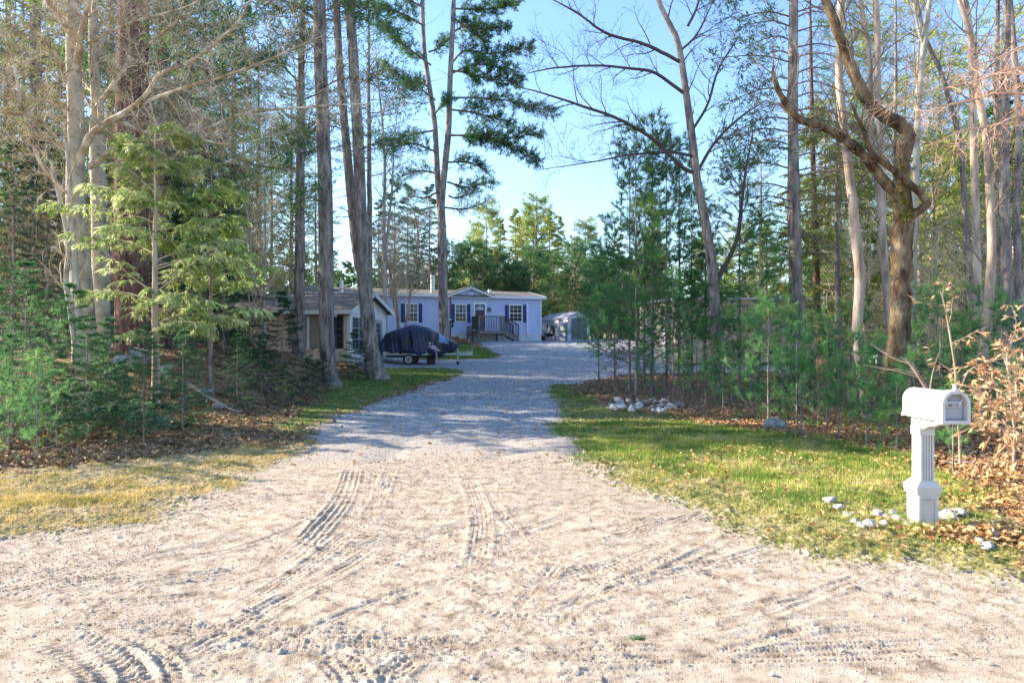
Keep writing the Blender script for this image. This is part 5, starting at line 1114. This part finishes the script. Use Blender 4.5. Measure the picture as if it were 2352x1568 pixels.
traced_bare([([(2090,840),(2097,600),(2103,420),(2110,245),(2124,87),(2135,0),(2145,-150)],[16,15,14,13,12,10,4],20),([(2122,110),(2108,60),(2098,0),(2085,-80)],[7,6,5,3],20)],'slim grey upright tree just right of the crooked maple','bark_grey',seed=63)
traced_bare([([(2235,820),(2222,600),(2208,350),(2184,245),(2158,157),(2128,95),(2110,20),(2095,-80)],[14,13,12,11,10,9,7,3],20.5)],'slim dark tree leaning left, right of the slim grey upright one','bark_pine',seed=64)
traced_bare([([(2256,980),(2252,800),(2244,640),(2242,549),(2236,315),(2233,175),(2226,52),(2205,-60),(2190,-200)],[20,19,18,17,16,15,13,10,4],16)],'straight pale trunk rising behind the tan leaved beech sapling',seed=65)
traced_bare([([(2243,985),(2247,946),(2256,850),(2263,765),(2274,650),(2278,549),(2268,350),(2258,273),(2244,200),(2236,110),(2210,20),(2180,-60)],[22,22,22,23,21,19,17,16,15,14,10,4],12)],'pale curving trunk right of the mailbox top, behind the beech leaves',seed=66)
traced_bare([([(2322,900),(2316,700),(2310,549),(2306,315),(2310,140),(2314,0),(2316,-160)],[26,24,22,21,19,16,6],18)],'dark straight trunk near the right edge','bark_pine',seed=67)
traced_bare([([(2346,960),(2342,700),(2336,500),(2340,300),(2330,120),(2322,0)],[20,18,16,14,12,8],19)],'dim grey trunk at the very right edge','bark_pine',seed=68)
traced_bare([([(1905,850),(1893,815),(1878,727),(1874,600),(1870,470),(1866,300),(1862,100),(1860,-80)],[70,32,18,15,13,10,7,3],23.5)],'reddish trunk with a flared foot between tan building and crooked maple','bark_red',seed=69)
# bare tree with long sweeping limbs, right of centre
rs=np.random.RandomState(71); Yd=17.2; tr=Geo(); cr=Geo()
P,R=line3([(1652,935),(1650,850),(1646,760),(1640,680),(1634,600),(1618,500),(1602,420),(1590,320),(1578,230),(1567,150),(1555,90),(1530,40),(1512,0),(1490,-80),(1470,-200)],[40,31,27,25,23,21,19,18,16,14,13,11,10,8,4],Yd,40); tubes(tr,P,R,12); first=P[0,0]
twig_fans(cr,rs,P[:,20:],R[:,20:],10,1.2,5,.5,3,.25,r1=.01,rt=.004)
for p,w,Y in [([(1567,144),(1520,118),(1468,95),(1392,74),(1324,27),(1250,-12)],[8,8,7,6,4,2],(Yd,16.2)),([(1570,214),(1504,167),(1445,158),(1369,153),(1279,158),(1215,170)],[8,7,6,5,4,2],(Yd,15.8)),
([(1592,395),(1567,383),(1495,315),(1414,270),(1338,243),(1257,216),(1198,200)],[10,9,8,7,6,4,2],(Yd,15.6)),([(1598,360),(1540,350),(1450,355),(1360,372),(1240,390)],[7,6,5,3,1.5],(Yd,15.8)),([(1580,60),(1600,20),(1620,-40)],[7,6,3],(Yd,17)),
([(1600,400),(1640,330),(1700,270),(1760,230)],[8,7,5,2],(Yd,16.6)),([(1590,300),(1625,240),(1650,160),(1700,80)],[7,6,5,3],(Yd,17)),([(1638,660),(1690,560),(1705,470),(1712,400),(1730,300)],[12,10,8,6,2],(Yd,16.8)),([(1560,120),(1600,80),(1640,0)],[6,5,2],(Yd,17))]:
    P,R=line3(p,w,Y,26,.01,rs); tubes(cr,P,R,6,0)
    Ln=np.linalg.norm(P[0,-1]-P[0,0]); twig_fans(cr,rs,P,R,int(5+Ln*2.2),1.0,6,.42,4,.2,r1=.009,rt=.0042,up=.12,wig=.16,t0=.15,ang=48)
root=root_at('bare_tree',first,'bare tree with long limbs sweeping left across the open sky','bare tree')
tr.build('trunk',[M['bark_pine']],root,first); cr.build('limbs',[M['twig_dark']],root,first)
# overhanging twig spray top right, from a tree standing outside the frame
rs=np.random.RandomState(75); cr=Geo(); tr=Geo(); X0=8.6;Y0=10.2; b0=np.array([X0,Y0,float(gz(X0,Y0))])
P,R=line3([(0,0)],[1],1,2) if False else (np.array([[[X0,Y0,b0[2]-.2],[X0+.05,Y0,2],[X0,Y0-.1,4.],[X0+.1,Y0,6.5],[X0+.1,Y0,9]]]),np.array([[.12,.11,.10,.07,.03]])); tubes(tr,P,R,10)
for p,w,Y in [([(2520,200),(2420,180),(2340,155),(2260,180),(2180,200),(2100,215)],[8,7,6,5,4,2],(10.2,8.6)),([(2520,250),(2400,225),(2300,215),(2220,235),(2150,245),(2080,240)],[8,7,6,5,3,2],(10.2,8.4)),([(2520,130),(2420,120),(2350,110),(2280,140),(2210,160)],[7,6,5,4,2],(10.2,8.8)),([(2520,280),(2430,290),(2350,265),(2280,290),(2210,300),(2150,330)],[7,6,5,4,3,1.5],(10.2,8.5))]:
    P,R=line3(p,w,Y,24,.01,rs); tubes(cr,P,R,5,0); twig_fans(cr,rs,P,R,17,.5,6,.22,3,.11,r1=.005,rt=.0022,up=.05,wig=.18,t0=.2,ang=42)
root=empty('bare_tree',tuple(b0),0,'tree off the right edge whose tan twigs hang into the upper right corner','bare tree'); tr.build('trunk',[M['bark_pale']],root,b0); cr.build('limbs',[noisy('twig_rose',[(.45,.26,.18),(.62,.42,.32)],scale=3)],root,b0)
# birch-like thin pair and small bare trees before the house
traced_bare([([(886,800),(884,700),(883,600),(882,500),(884,400),(880,300),(870,200),(862,100)],[10,9,9,8,7,5,4,2],36.),([(884,640),(890,540),(900,440),(905,340),(915,240)],[6,6,5,3,1.5],36.)],'thin pale double stemmed tree left of the first house window',seed=81,fans=(18,1.5,6,.7,4,.3),rt=.006,r1=.012)
for i,(pts,lb) in enumerate([([(930,770),(936,720),(945,660),(956,600),(960,540),(950,480)],'small bare tree in the middle before the first house window'),([(915,770),(912,700),(900,640),(885,590),(890,540)],'small bare tree leaning left before the first house window'),([(922,775),(905,700),(896,650),(905,600),(925,560)],'thin bare sapling between the two small bare trees by the window')]):
    traced_bare([(pts,[7,6,5,4,3,2],36.5+i*.4)],lb,'bark_pale','twig_tan',seed=84+i,fans=(26,1.5,8,.7,6,.32),t0=6,rt=.006,r1=.012,up=.1)
# ================================================================== PROTOTYPES AND REPEATS
# slender hemlock (left foreground hero)
t,m=hemlock(101,h=5.4,r=.08,w=1.45,nb=40,low=.24,K=13,lat=9,bl=.14,bw=.022,curve=-.07,lt=lambda x:np.interp(x,[.2,.35,.55,.75,1],[.8,1.05,1.1,.8,.3]))
hx_=X(357,13.4); place_tree('hemlock_tree',t,m,hx_,13.4,.6,'slender hemlock with drooping sunlit yellow green sprays at the left','hemlock tree')
t,m=hemlock(103,h=4.7,r=.05,w=1.3,nb=30,low=.32,K=12,lat=8,bl=.12,lean=(.01,0),bar='bark_pine',curve=-.09); place_tree('hemlock_tree',t,m,X(485,14.6),14.6,1.6,'second hemlock behind and right of the slender sunlit one','hemlock tree')
hem=[hemlock(s,h=9.5,r=.13,w=2.6,nb=50,low=.12,K=9,bl=.16,bw=.05,lat=8,mat=mm_,bar='bark_pine') for s,mm_ in ((105,'needle_painted_sun'),(106,'needle_pine'))]
M['needle_painted_sun']=M['needle_painted_sun']
sp=spruce(111,h=9,r=.09,w=1.7,nb=90,K=12,bl=.16,bw=.03); sp2=spruce(112,h=9,r=.1,w=2.1,nb=80,K=12,bl=.17,bw=.032,mat='needle_spruce',low=.06)
fir=spruce(113,h=2.8,r=.03,w=.95,nb=52,K=15,bl=.085,bw=.013,mat='needle_fir',lat=8,up=.05); fir2=spruce(114,h=1.6,r=.022,w=.8,nb=34,K=16,bl=.085,bw=.013,mat='needle_fir',lat=8,up=.1)
dfir=spruce(115,h=3.2,r=.035,w=1.2,nb=54,K=15,bl=.10,bw=.016,mat='needle_spruce',lat=9,up=.0)
yp=young_pine(121,h=7.0,w=1.6,nb=44,low=.10,bl=.17,bw=.016,K=24,r=.045,tuft=5,up=.05,mat='needle_mid'); yp2=young_pine(122,h=6.4,w=1.5,low=.18,nb=44,bl=.17,bw=.016,K=24,r=.04,tuft=5,up=.05,mat='needle_mid'); ypl=young_pine(123,h=2.2,r=.022,w=.85,nb=24,low=.02,dead=0,K=24,tuft=5,bl=.12,bw=.008); yps=young_pine(124,h=1.3,r=.016,w=.6,nb=14,low=.02,dead=0,K=28,tuft=4,bl=.11,bw=.007)
pt=[tall_pine(131,h=20,r=.2),tall_pine(132,h=22,r=.24,bare=.35,nb=56),tall_pine(133,h=18,r=.16,bare=.2,nb=60,dead=16),tall_pine(137,h=16,r=.14,bare=.14,nb=64,dead=12,mat='needle_painted_sun',K=10,bw=.04,bl=.24)]
st=tall_pine(134,h=15,r=.17,bare=.12,nb=80,blen=2.7,mat='needle_painted_sun',dead=4,K=18,bl=.32,bw=.06); st2=spruce(135,h=15,r=.17,w=2.6,nb=110,K=12,bl=.26,bw=.06,mat='needle_painted_sun',lat=8)
gp_=tall_pine(136,h=10,r=.15,bare=.05,nb=90,blen=2.9,mat='needle_pine',dead=2,K=16,bl=.26,bw=.05)
bt=[bare_tree(141,h=13,r=.10,bar='bark_pale',tw=.0062,nb=20),bare_tree(142,h=15,r=.13,bar='bark_pine',nb=26,tw=.0065),bare_tree(143,h=10,r=.06,bar='bark_grey',twig='twig_tan',nb=22,blen=1.9,stems=3,tw=.0065)]
bs=bare_tree(144,h=4.2,r=.03,bar='bark_pale',twig='twig_tan',nb=16,low=.1,blen=1.2,stems=3,tw=.004)
PR={}
def put(key,spec,name,cat,x,y,label,group=None,s=1.,rz=None,sz=None,sink=0.):
    rz=allrs.rand()*6.28 if rz is None else rz
    if key not in PR:
        t,m=spec; PR[key]=place_tree(name,t,m,x,y,rz,label,cat,group,s,sink=sink); PR[key].scale=(s,s,sz or s); return PR[key]
    return repeat(PR[key],x,y,rz,s,label,group,sz,sink)
# young pine cluster right of the driveway
for i,(px,Y,s,k,lb) in enumerate([(1462,17.6,1.0,0,'leftmost thin trunk'),(1446,19.,1.04,1,'slim trunk leaning over the stone pile'),(1498,18.2,1.05,0,'thin straight trunk above the stone pile'),(1530,17.8,1.,1,'third thin trunk above the stone pile'),(1560,18.6,.98,0,'thin trunk by the corner of the tan building'),(1590,20.,.9,1,'dim trunk behind the sweeping bare tree'),(1412,20.,.72,0,'low bushy pine at the driveway corner'),(1375,21.,.55,0,'lowest pine overhanging the driveway edge'),(1480,19.6,.8,0,'bushy one behind the thin trunks'),(1620,18.,.7,0,'bushy one left of the tan wall corner'),(1545,16.4,.45,0,'short one in front of the thin trunks'),(1850,21,.55,0,'low one screening the tan wall end'),(1700,18.,.92,0,'pine right of the sweeping bare tree'),(1745,16.5,.72,1,'pine with pale leader before the tan wall')]):
    put('yp%d'%k,(yp,yp2)[k],'young_pine','young pine',X(px,Y),Y,'young white pine, '+lb,'young pines between driveway and tan building',s)
for i,(px,Y,s,lb) in enumerate([(1680,16.5,1.0,'in the middle of the leaf covered ground'),(1600,16.8,.8,'right of the stone pile'),(1480,17.,.6,'behind the stone pile'),(1725,14.8,.9,'left of the pale leadered one'),(1800,14.4,1.,'before the grey boulder'),(1765,12.6,1.0,'with pale green leader before the tan wall'),(1830,12.2,.85,'left of the crooked maple foot'),(1900,11.9,.9,'at the foot of the pale slender trunk'),(1960,11.2,.75,'just left of the crooked maple'),(2030,10.6,.72,'in front of the crooked maple foot'),(2100,10.0,.62,'directly behind the mailbox'),(1950,14.5,1.05,'dim one behind the slender trunk'),(2160,11.5,1.05,'bright one behind the mailbox head'),(2210,10.6,.9,'bright one right of the mailbox head'),(2300,10.4,.95,'behind the right hand beech leaves'),(2130,14.,1.2,'between the crooked maple and the mailbox head'),(2250,14,1.2,'dark one behind the curving pale trunk')]):
    put('ypl',ypl,'pine_sapling','pine sapling',X(px,Y),Y,'bushy green pine sapling '+lb,'pine saplings at the right wood edge',s)
for i,(px,Y,s,lb) in enumerate([(1840,11.2,.9,'lowest before the leaf litter'),(1660,14.2,1.,'between the stick and the lawn'),(1780,13.6,.9,'by the mossy boulder'),(1880,12.6,1.1,'in the middle of the row'),(1570,15.8,.8,'at the right end of the stone pile'),(1620,15,.7,'low one right of the stone pile'),(1990,10.3,1.,'small one left of the mailbox'),(2060,9.9,.8,'small one close left of the mailbox box'),(2190,7.9,.75,'by the mailbox post, in the fallen leaves'),(2330,9.2,1.,'at the right edge'),(1735,13.2,.8,'small one by the low stones'),(1925,10.7,.9,'small one before the slender trunk')]):
    put('yps',yps,'pine_seedling','pine seedling',X(px,Y),Y,'knee high pine seedling '+lb,'pine seedlings at the right wood edge',s)
put('ypl',ypl,'pine_sapling','pine sapling',X(85,8.8),8.8,'bright soft needled pine sapling at the left edge',None,.60)
put('yps',yps,'pine_seedling','pine seedling',X(20,9.3),9.3,'small bright pine seedling at the far left edge',None,.9)
# firs on the left
for i,(px,Y,s,lb) in enumerate([(648,18.4,.74,'tallest, before the sunlit garage wall'),(560,16.8,.5,'dark one left of the garage'),(712,17.2,.36,'at the foot of the straight grey pine'),(600,16.,.42,'at the edge of the leafy slope'),(655,15.6,.32,'low front one by the lawn strip'),(738,18.8,.36,'touching the straight pine foot'),(515,17.6,.7,'behind the slope'),(425,19.5,1.3,'behind the slender hemlock'),(815,22.8,.55,'round one at the foot of the leaning twin pine'),(836,23.2,.4,'tiny one left of the leaning pine root')]):
    put('dfir',dfir,'fir_tree','fir tree',X(px,Y),Y,'dark green fir, '+lb,'firs along the left of the driveway',s)
for i,(px,Y,s,lb) in enumerate([(200,11.3,.7,'in the middle of the bank'),(30,10.2,.6,'nearest at the left edge'),(420,11.6,.62,'bright one right of the slender hemlock trunk'),(330,12.2,.66,'left of the slender hemlock trunk'),(250,12.,.7,'below the boulders'),(170,12.4,.9,'below the grey maple'),(60,13.,1.,'behind the left edge pine sapling'),(120,11.,.6,'low one on the bank front'),(545,14.6,.55,'on the leafy slope edge'),(280,10.8,.45,'lowest on the bank front'),(-10,11.5,.9,'at the left edge')]):
    put('fir',fir,'fir_sapling','fir sapling',X(px,Y),Y,'spreading green fir sapling, '+lb,'fir saplings on the left bank',s)
lt=hemlock(108,h=1.15,r=.016,w=.95,nb=13,low=.05,K=10,bl=.075,bw=.018,lat=7,curve=-.03,mat='needle_fir')
for i,(px,Y,s,lb) in enumerate([(200,10.6,.85,'below the grey maple'),(130,10.,.8,'near the left edge'),(330,10.5,.6,'drooping over the road verge'),(50,10.8,.7,'at the left edge'),(230,12.6,.8,'by the boulders'),(390,12.2,.7,'right of the slender trunk')]):
    put('lh',lt,'hemlock_seedling','hemlock seedling',X(px,Y),Y,'low drooping hemlock seedling '+lb,'hemlock seedlings on the left bank',s)
# dark spruces left middle
for i,(px,Y,s,lb) in enumerate([(30,18,.62,'at the left edge'),(110,20,.75,'left of the grey maple'),(255,21,.7,'between maple and big pine'),(395,22,.8,'right of the big pine'),(470,24,.95,'behind the second hemlock'),(535,27,.9,'left of the outbuilding'),(560,41,1.2,'far behind the outbuilding end'),(150,26,.9,'deep left'),(-60,22,1.,'beyond the left edge'),(330,28,1.1,'deep behind the big pine')]):
    put('sp%d'%(i%2),(sp,sp2)[i%2],'spruce_tree','spruce tree',X(px,Y),Y,'dark spruce '+lb,'dark spruces in the left wood',s)
# pointed spruces behind the house, centre left
for i,(px,Y,h_,lb) in enumerate([(907,58,405,'leftmost pointed top'),(937,60,418,'middle pointed top'),(986,61,418,'right pointed top beside the forked pine'),(870,64,455,'low top left of the pointed three'),(962,66,470,'low top between the points')]):
    z=float(H(X(px,Y),Y)); s=(CAMH+(784-h_)/F*Y-z)/9.
    put('sp0',sp,'spruce_tree','spruce tree',X(px,Y),Y,'dark spruce behind the house, '+lb,'spruces behind the house',s*1.0,sz=s)
# trees beyond the house, sunlight painted into their needle colour
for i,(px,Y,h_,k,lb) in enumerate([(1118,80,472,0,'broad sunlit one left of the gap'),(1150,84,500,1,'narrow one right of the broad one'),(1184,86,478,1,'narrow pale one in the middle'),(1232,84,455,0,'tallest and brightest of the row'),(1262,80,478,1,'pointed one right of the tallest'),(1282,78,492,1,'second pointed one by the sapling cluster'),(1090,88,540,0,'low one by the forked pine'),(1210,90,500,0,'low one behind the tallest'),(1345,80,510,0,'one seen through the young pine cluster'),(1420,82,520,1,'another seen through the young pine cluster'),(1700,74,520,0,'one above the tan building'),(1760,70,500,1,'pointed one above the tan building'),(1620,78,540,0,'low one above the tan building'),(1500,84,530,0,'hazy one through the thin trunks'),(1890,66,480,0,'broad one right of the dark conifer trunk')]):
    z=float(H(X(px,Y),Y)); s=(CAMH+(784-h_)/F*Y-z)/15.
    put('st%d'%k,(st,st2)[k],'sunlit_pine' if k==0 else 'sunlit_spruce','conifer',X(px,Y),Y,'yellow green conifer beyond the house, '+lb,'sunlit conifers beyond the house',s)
# green shaded pines right behind the house
for i,(px,Y,h_,lb) in enumerate([(1080,62,560,'bushy one above the gable'),(1135,64,575,'left of the white vent pipe'),(1180,63,600,'above the right roof end'),(1225,66,570,'between house and shed'),(1270,68,590,'over the shed roof'),(1320,70,560,'right of the shed'),(1370,66,590,'past the shed'),(1040,66,560,'behind the forked pine trunk'),(1430,62,600,'dim one behind the thin trunks'),(1480,60,590,'dim one behind the tan side wall'),(1108,60.4,600,'added close behind the front gable to shade the shed'),(1196,61.8,618,'added close behind the right end of the roof to shade the shed')]):  # last two pines added to keep the sun off the shed wall
    z=float(H(X(px,Y),Y)); s=(CAMH+(784-h_)/F*Y-z)/10.
    put('gp',gp_,'bushy_pine','pine tree',X(px,Y),Y,'dense green pine behind the house, '+lb,'dense pines behind the house',s)
# pale bare crowns in the distance
for i,(px,Y,s) in enumerate([(1170,74,.85),(1210,76,.8),(1310,72,.9),(1340,76,.8),(960,70,1.),(1000,72,.9),(1100,78,.8)]):
    put('bt2',bt[2],'bare_tree','bare tree',X(px,Y),Y,'pale bare tree among the conifers beyond the house','bare trees beyond the house',s)
# hemlocks upper right, sunlit
for i,(px,Y,s,k,lb) in enumerate([(2140,27,.95,0,'left one, beside the crooked maple'),(2210,29,1.05,0,'middle one behind the pale trunks'),(2300,27,1.0,0,'right one, by the right edge'),(2360,24,1.1,1,'dark one at the right edge'),(2060,33,.8,1,'dark one through the crooked maple'),(1960,34,.75,0,'pale one left of the crooked maple'),(1900,38,.7,1,'dim one beyond the flared trunk'),(2250,38,1.3,0,'tall one at the back'),(2120,42,1.2,0,'far one behind the crooked maple'),(1760,36,.62,0,'low one over the tan building'),(1830,40,.8,1,'behind the dark conifer trunk')]):
    put('hem%d'%k,hem[k],'hemlock_tree','hemlock tree',X(px,Y),Y,'layered hemlock in the right wood, '+lb,'hemlocks in the right wood',s)
# woods left and right: random but in view
rs=np.random.RandomState(5)
def ok(x,y):
    if -13.5<x<-5 and 28<y<39: return False          # outbuilding
    if -16<x<3.5 and 43<y<58: return False             # house
    if 2<x<17 and 27<y<62: return False
    return True
nL=0
def scatter(n,px0,px1,Y0,Y1,kinds,side):
    c=0; tries=0; pts=[]
    while c<n and tries<4000:
        tries+=1; Y=Y0+(Y1-Y0)*rs.rand()**.8; px=rs.uniform(px0,px1); x=X(px,Y)
        if not ok(x,Y) or any((x-a)**2+(Y-b)**2<2.2 for a,b in pts): continue
        pts.append((x,Y)); k=kinds[rs.randint(len(kinds))]; s=rs.uniform(.8,1.15)
        nm,cat,lb={'pt0':('pine_tree','pine tree','dark pine trunk with bare dead limbs deep in the %s wood'),'pt1':('pine_tree','pine tree','thick tall pine deep in the %s wood'),'pt2':('pine_tree','pine tree','green limbed pine deep in the %s wood'),
            'bt0':('bare_tree','bare tree','pale bare tree deep in the %s wood'),'bt1':('bare_tree','bare tree','dark bare tree deep in the %s wood'),'bt2':('bare_tree','bare tree','thin twiggy tan tree deep in the %s wood'),'pt3':('pine_tree','pine tree','sunlit yellow green pine deep in the %s wood'),'hem0':('hemlock_tree','hemlock tree','sunlit hemlock deep in the %s wood'),
            'sp0':('spruce_tree','spruce tree','dark spruce deep in the %s wood'),'hem1':('hemlock_tree','hemlock tree','dark hemlock deep in the %s wood'),'bs':('bare_shrub','shrub','tan bare shrub in the undergrowth of the %s wood'),'dfir':('fir_tree','fir tree','low dark fir in the undergrowth of the %s wood')}[k]
        spec={'pt0':pt[0],'pt1':pt[1],'pt2':pt[2],'bt0':bt[0],'bt1':bt[1],'bt2':bt[2],'pt3':pt[3],'hem0':hem[0],'sp0':sp,'hem1':hem[1],'bs':bs,'dfir':dfir}[k]
        put(k,spec,nm,cat,x,Y,lb%side,(lb%side).replace(' deep in','s deep in') ,s); c+=1
scatter(34,-60,860,22,50,['pt0','pt1','pt2','pt0','bt1','bt0','bt2','pt2'],'left')
scatter(16,-60,900,50,75,['pt2','sp0','pt1','sp0'],'left')
scatter(16,-40,600,17,30,['bs','dfir','bs','bt2'],'left')
scatter(22,-60,700,20,52,['pt3','bt2','hem0','pt3','hem0'],'left')
scatter(30,1880,2420,22,48,['bt0','bt1','pt0','bt1','pt2','pt3','hem0','bt0'],'right')
scatter(12,1700,2400,45,80,['pt2','sp0','hem1','pt1'],'right')
scatter(10,1950,2400,16,28,['bs','dfir'],'right')
# trees just off the left edge that shade the driveway
SH=[(-19,24.5),(-22,22.5),(-27,27),(-34,25),(-24,30),(-38,33),(-30,36)]
for i,(x,y) in enumerate(SH):
    k='pt%d'%(i%3); put(k,pt[i%3],'pine_tree','pine tree',x,y,'tall pine just outside the left edge','pines outside the left edge',rs.uniform(.85,1.1))
# far wood that closes the horizon: one mass
cr=Geo(); trg=Geo(); rs=np.random.RandomState(77)
n=380; ang=rs.uniform(-1.05,1.05,n); d=rs.uniform(92,135,n); x=np.sin(ang)*d; y=np.cos(ang)*d; k=y>30; x,y=x[k],y[k]; n=len(x); h=rs.uniform(7.5,13,n)
zb=H(x,y)
Pt=np.stack([np.stack([x,y,zb],-1),np.stack([x,y,zb+h*.5],-1),np.stack([x,y,zb+h],-1)],1); tubes(cr,Pt,np.array([[.2,.12,.03]]).repeat(n,0),5,0)
b,br=sprout(rs,Pt,np.full((n,3),.1),34,.05,.99,3.,85,up=.05,nseg=4,rmin=.02,lt=lambda q:1.15-1.0*q); blades(cr,rs,b,7,1.0,.45,.8,.15,1,.05,1)
tag(cr.build('far_wood',[M['twig_brown'],M['needle_pine']]),'far-off belt of mixed trees closing the horizon','wood',kind='stuff')
# beech saplings with clinging tan leaves
def beech(stems,label,seed,Y,nl=7,group='beech saplings'):
    rs=np.random.RandomState(seed); tr=Geo(); cr=Geo(); first=None
    for p,w in stems:
        P,R=line3(p,w,(Y,Y-.3),22,.006,rs); tubes(tr,P,R,7)
        if first is None: first=P[0,0]
        b,br=sprout(rs,P,R,9,.25,1,.34,60,wig=.12,nseg=6,rmin=.003,up=.05); tubes(tr,b,br,4)
        c,c_r=sprout(rs,b,br,3,.3,1,.12,45,wig=.1,nseg=3,rmin=.002); tubes(tr,c,c_r,3)
        blades(cr,rs,c,nl,.085,.026,.85,.2,1,-.75,0); blades(cr,rs,b,nl-2,.085,.026,.85,.3,1,-.75,0)
    root=root_at('beech_sapling',first,label,'beech sapling',group); tr.build('stem',[M['bark_pale']],root,first); cr.build('leaves',[M['beech_leaf']],root,first)
beech([([(2205,1060),(2200,960),(2196,880),(2190,820),(2182,760),(2170,700),(2160,668)],[7,6,6,5,4,3,2]),([(2200,900),(2230,850),(2280,830),(2320,820)],[4,3,2,1])],'beech sapling with tan leaves rising just behind the mailbox head',91,8.4,4)
beech([([(2330,1080),(2325,980),(2318,900),(2310,820),(2330,760)],[7,6,5,4,2]),([(2322,960),(2290,900),(2260,860)],[4,3,2]),([(2320,900),(2345,860),(2370,800)],[4,3,2])],'leafy beech sapling at the right edge above the mailbox flag',92,7.6,4)
beech([([(2390,1100),(2370,1000),(2345,940),(2300,900),(2275,880)],[6,5,4,3,2]),([(2370,1000),(2350,1000),(2310,985),(2270,980)],[4,3,2,1.5]),([(2360,970),(2340,1020),(2320,1040)],[3,2,1.5]),([(2385,1060),(2340,1010),(2300,960)],[3,2,1.5])],'beech sapling drooping over the fallen leaves at the right edge',93,7.0,5)
P,R=line3([(2190,1000),(2160,950),(2120,880),(2090,835),(2068,820)],[9,8,7,6,4],9.,20); tr=Geo(); tubes(tr,P,R,7); b_,bb_=sprout(np.random.RandomState(6),P,R,5,.3,1,.5,45,wig=.1,nseg=6,rmin=.004); tubes(tr,b_,bb_,4)
o=tr.build('bent_branch',[M['bark_pale']]); tag(o,'bare bent pale branch arching up left behind the mailbox','branch')
# brush and fallen sticks under the young pines
rs=np.random.RandomState(95)
for i,(a,b_,w,Y,lb) in enumerate([((1600,925),(1570,850),5,17.5,'leaning thin log under the thin pines'),((1860,1000),(1800,985),4,11.6,'stick before the saplings'),((1500,905),(1560,940),4,18,'stick lying over the stone pile'),((1420,935),(1470,880),3,18,'thin stick leaning at the stone pile left end'),((2160,1075),(2240,1060),8,8.6,'pale rotten log in the leaves right of the post'),((430,880),(560,965),9,14.2,'fallen log down the leafy slope'),((1690,905),(1760,950),4,15,'stick under the middle saplings')]):
    A_=W(*a,Y); B_=W(*b_,Y-.2); P=np.array([np.linspace(A_,B_,8)]); P[0,1:-1]+=rs.randn(6,3)*.01
    for j in range(8): P[0,j,2]=max(P[0,j,2],float(gz(P[0,j,0],P[0,j,1]))+.02)
    R=np.linspace(w,w*.6,8)[None]/F*Y/2; g=Geo(); tubes(g,P,R,7); b2,r2=sprout(rs,P,R,5,.2,1,.3,50,wig=.15,nseg=4,rmin=.003); tubes(g,b2,r2,3)
    tag(g.build('fallen_branch',[M['bark_pale']]),lb,'fallen branch','fallen sticks')
g=Geo(); n=700; rs=np.random.RandomState(96); px=rs.uniform(1400,1980,n); Y=rs.uniform(13.5,20,n); x=X(px,Y); k=greg(x,Y)==0; x,Y=x[k],Y[k]; z=gz(x,Y); n=len(x)
p0=np.stack([x,Y,z],-1); D=nrm(np.stack([rs.randn(n),rs.randn(n)*.6,.5+.4*rs.randn(n)],-1)); L_=rs.uniform(.3,.9,n)[:,None]; P=np.stack([p0,p0+D*L_*.5+rs.randn(n,3)*.03,p0+D*L_],1); tubes(g,P,np.tile([[.007,.005,.003]],(n,1)),3); b2,r2=sprout(rs,P,np.full((n,3),.004),2,.2,1,.25,45,nseg=3,rmin=.003); tubes(g,b2,r2,3)
tag(g.build('brush',[M['twig_brown']]),'tangle of dead twigs under the young pines','brush',kind='stuff')
# ------------------------------------------------------------------ light, sky, camera
SAZ=math.atan2(.26,-.966); SEL=math.radians(23)
sd=bpy.data.lights.new('sun','SUN'); sd.energy=5; sd.angle=math.radians(.53); sd.color=(1,.87,.68)
so=bpy.data.objects.new('sun',sd); C.objects.link(so)
from mathutils import Vector
dv=Vector((math.cos(SAZ)*math.cos(SEL),math.sin(SAZ)*math.cos(SEL),math.sin(SEL))); so.rotation_euler=dv.to_track_quat('Z','Y').to_euler(); so.location=(-20,10,30)
w=bpy.data.worlds.new('World'); scene.world=w; w.use_nodes=True; nt=w.node_tree
sky=nt.nodes.new('ShaderNodeTexSky'); sky.sky_type='NISHITA'; sky.sun_disc=False; sky.sun_elevation=SEL; sky.sun_rotation=math.atan2(dv.x,dv.y); sky.air_density=1.3; sky.dust_density=.6; sky.ozone_density=1.6; sky.altitude=100
bg=nt.nodes['Background']; bg.inputs['Strength'].default_value=.125; mxs=nt.nodes.new('ShaderNodeMix'); mxs.data_type='RGBA'; mxs.blend_type='MULTIPLY'; mxs.inputs[0].default_value=1; nt.links.new(sky.outputs[0],mxs.inputs[6]); mxs.inputs[7].default_value=(.80,.93,1.16,1); nt.links.new(mxs.outputs[2],bg.inputs['Color'])
cd=bpy.data.cameras.new('camera'); cd.lens=24; cd.sensor_width=36; cd.clip_end=3000; cd.clip_start=.05
co=bpy.data.objects.new('camera',cd); C.objects.link(co); co.location=(0,0,CAMH); co.rotation_euler=(PI/2,0,0); scene.camera=co
scene.view_settings.view_transform='Standard'; scene.view_settings.look='None'; scene.view_settings.gamma=1; scene.view_settings.exposure=1.58
scene.cycles.max_bounces=5; scene.cycles.diffuse_bounces=3; scene.cycles.transmission_bounces=2; scene.cycles.transparent_max_bounces=4
scene.cycles.use_adaptive_sampling=True; scene.cycles.adaptive_threshold=.02
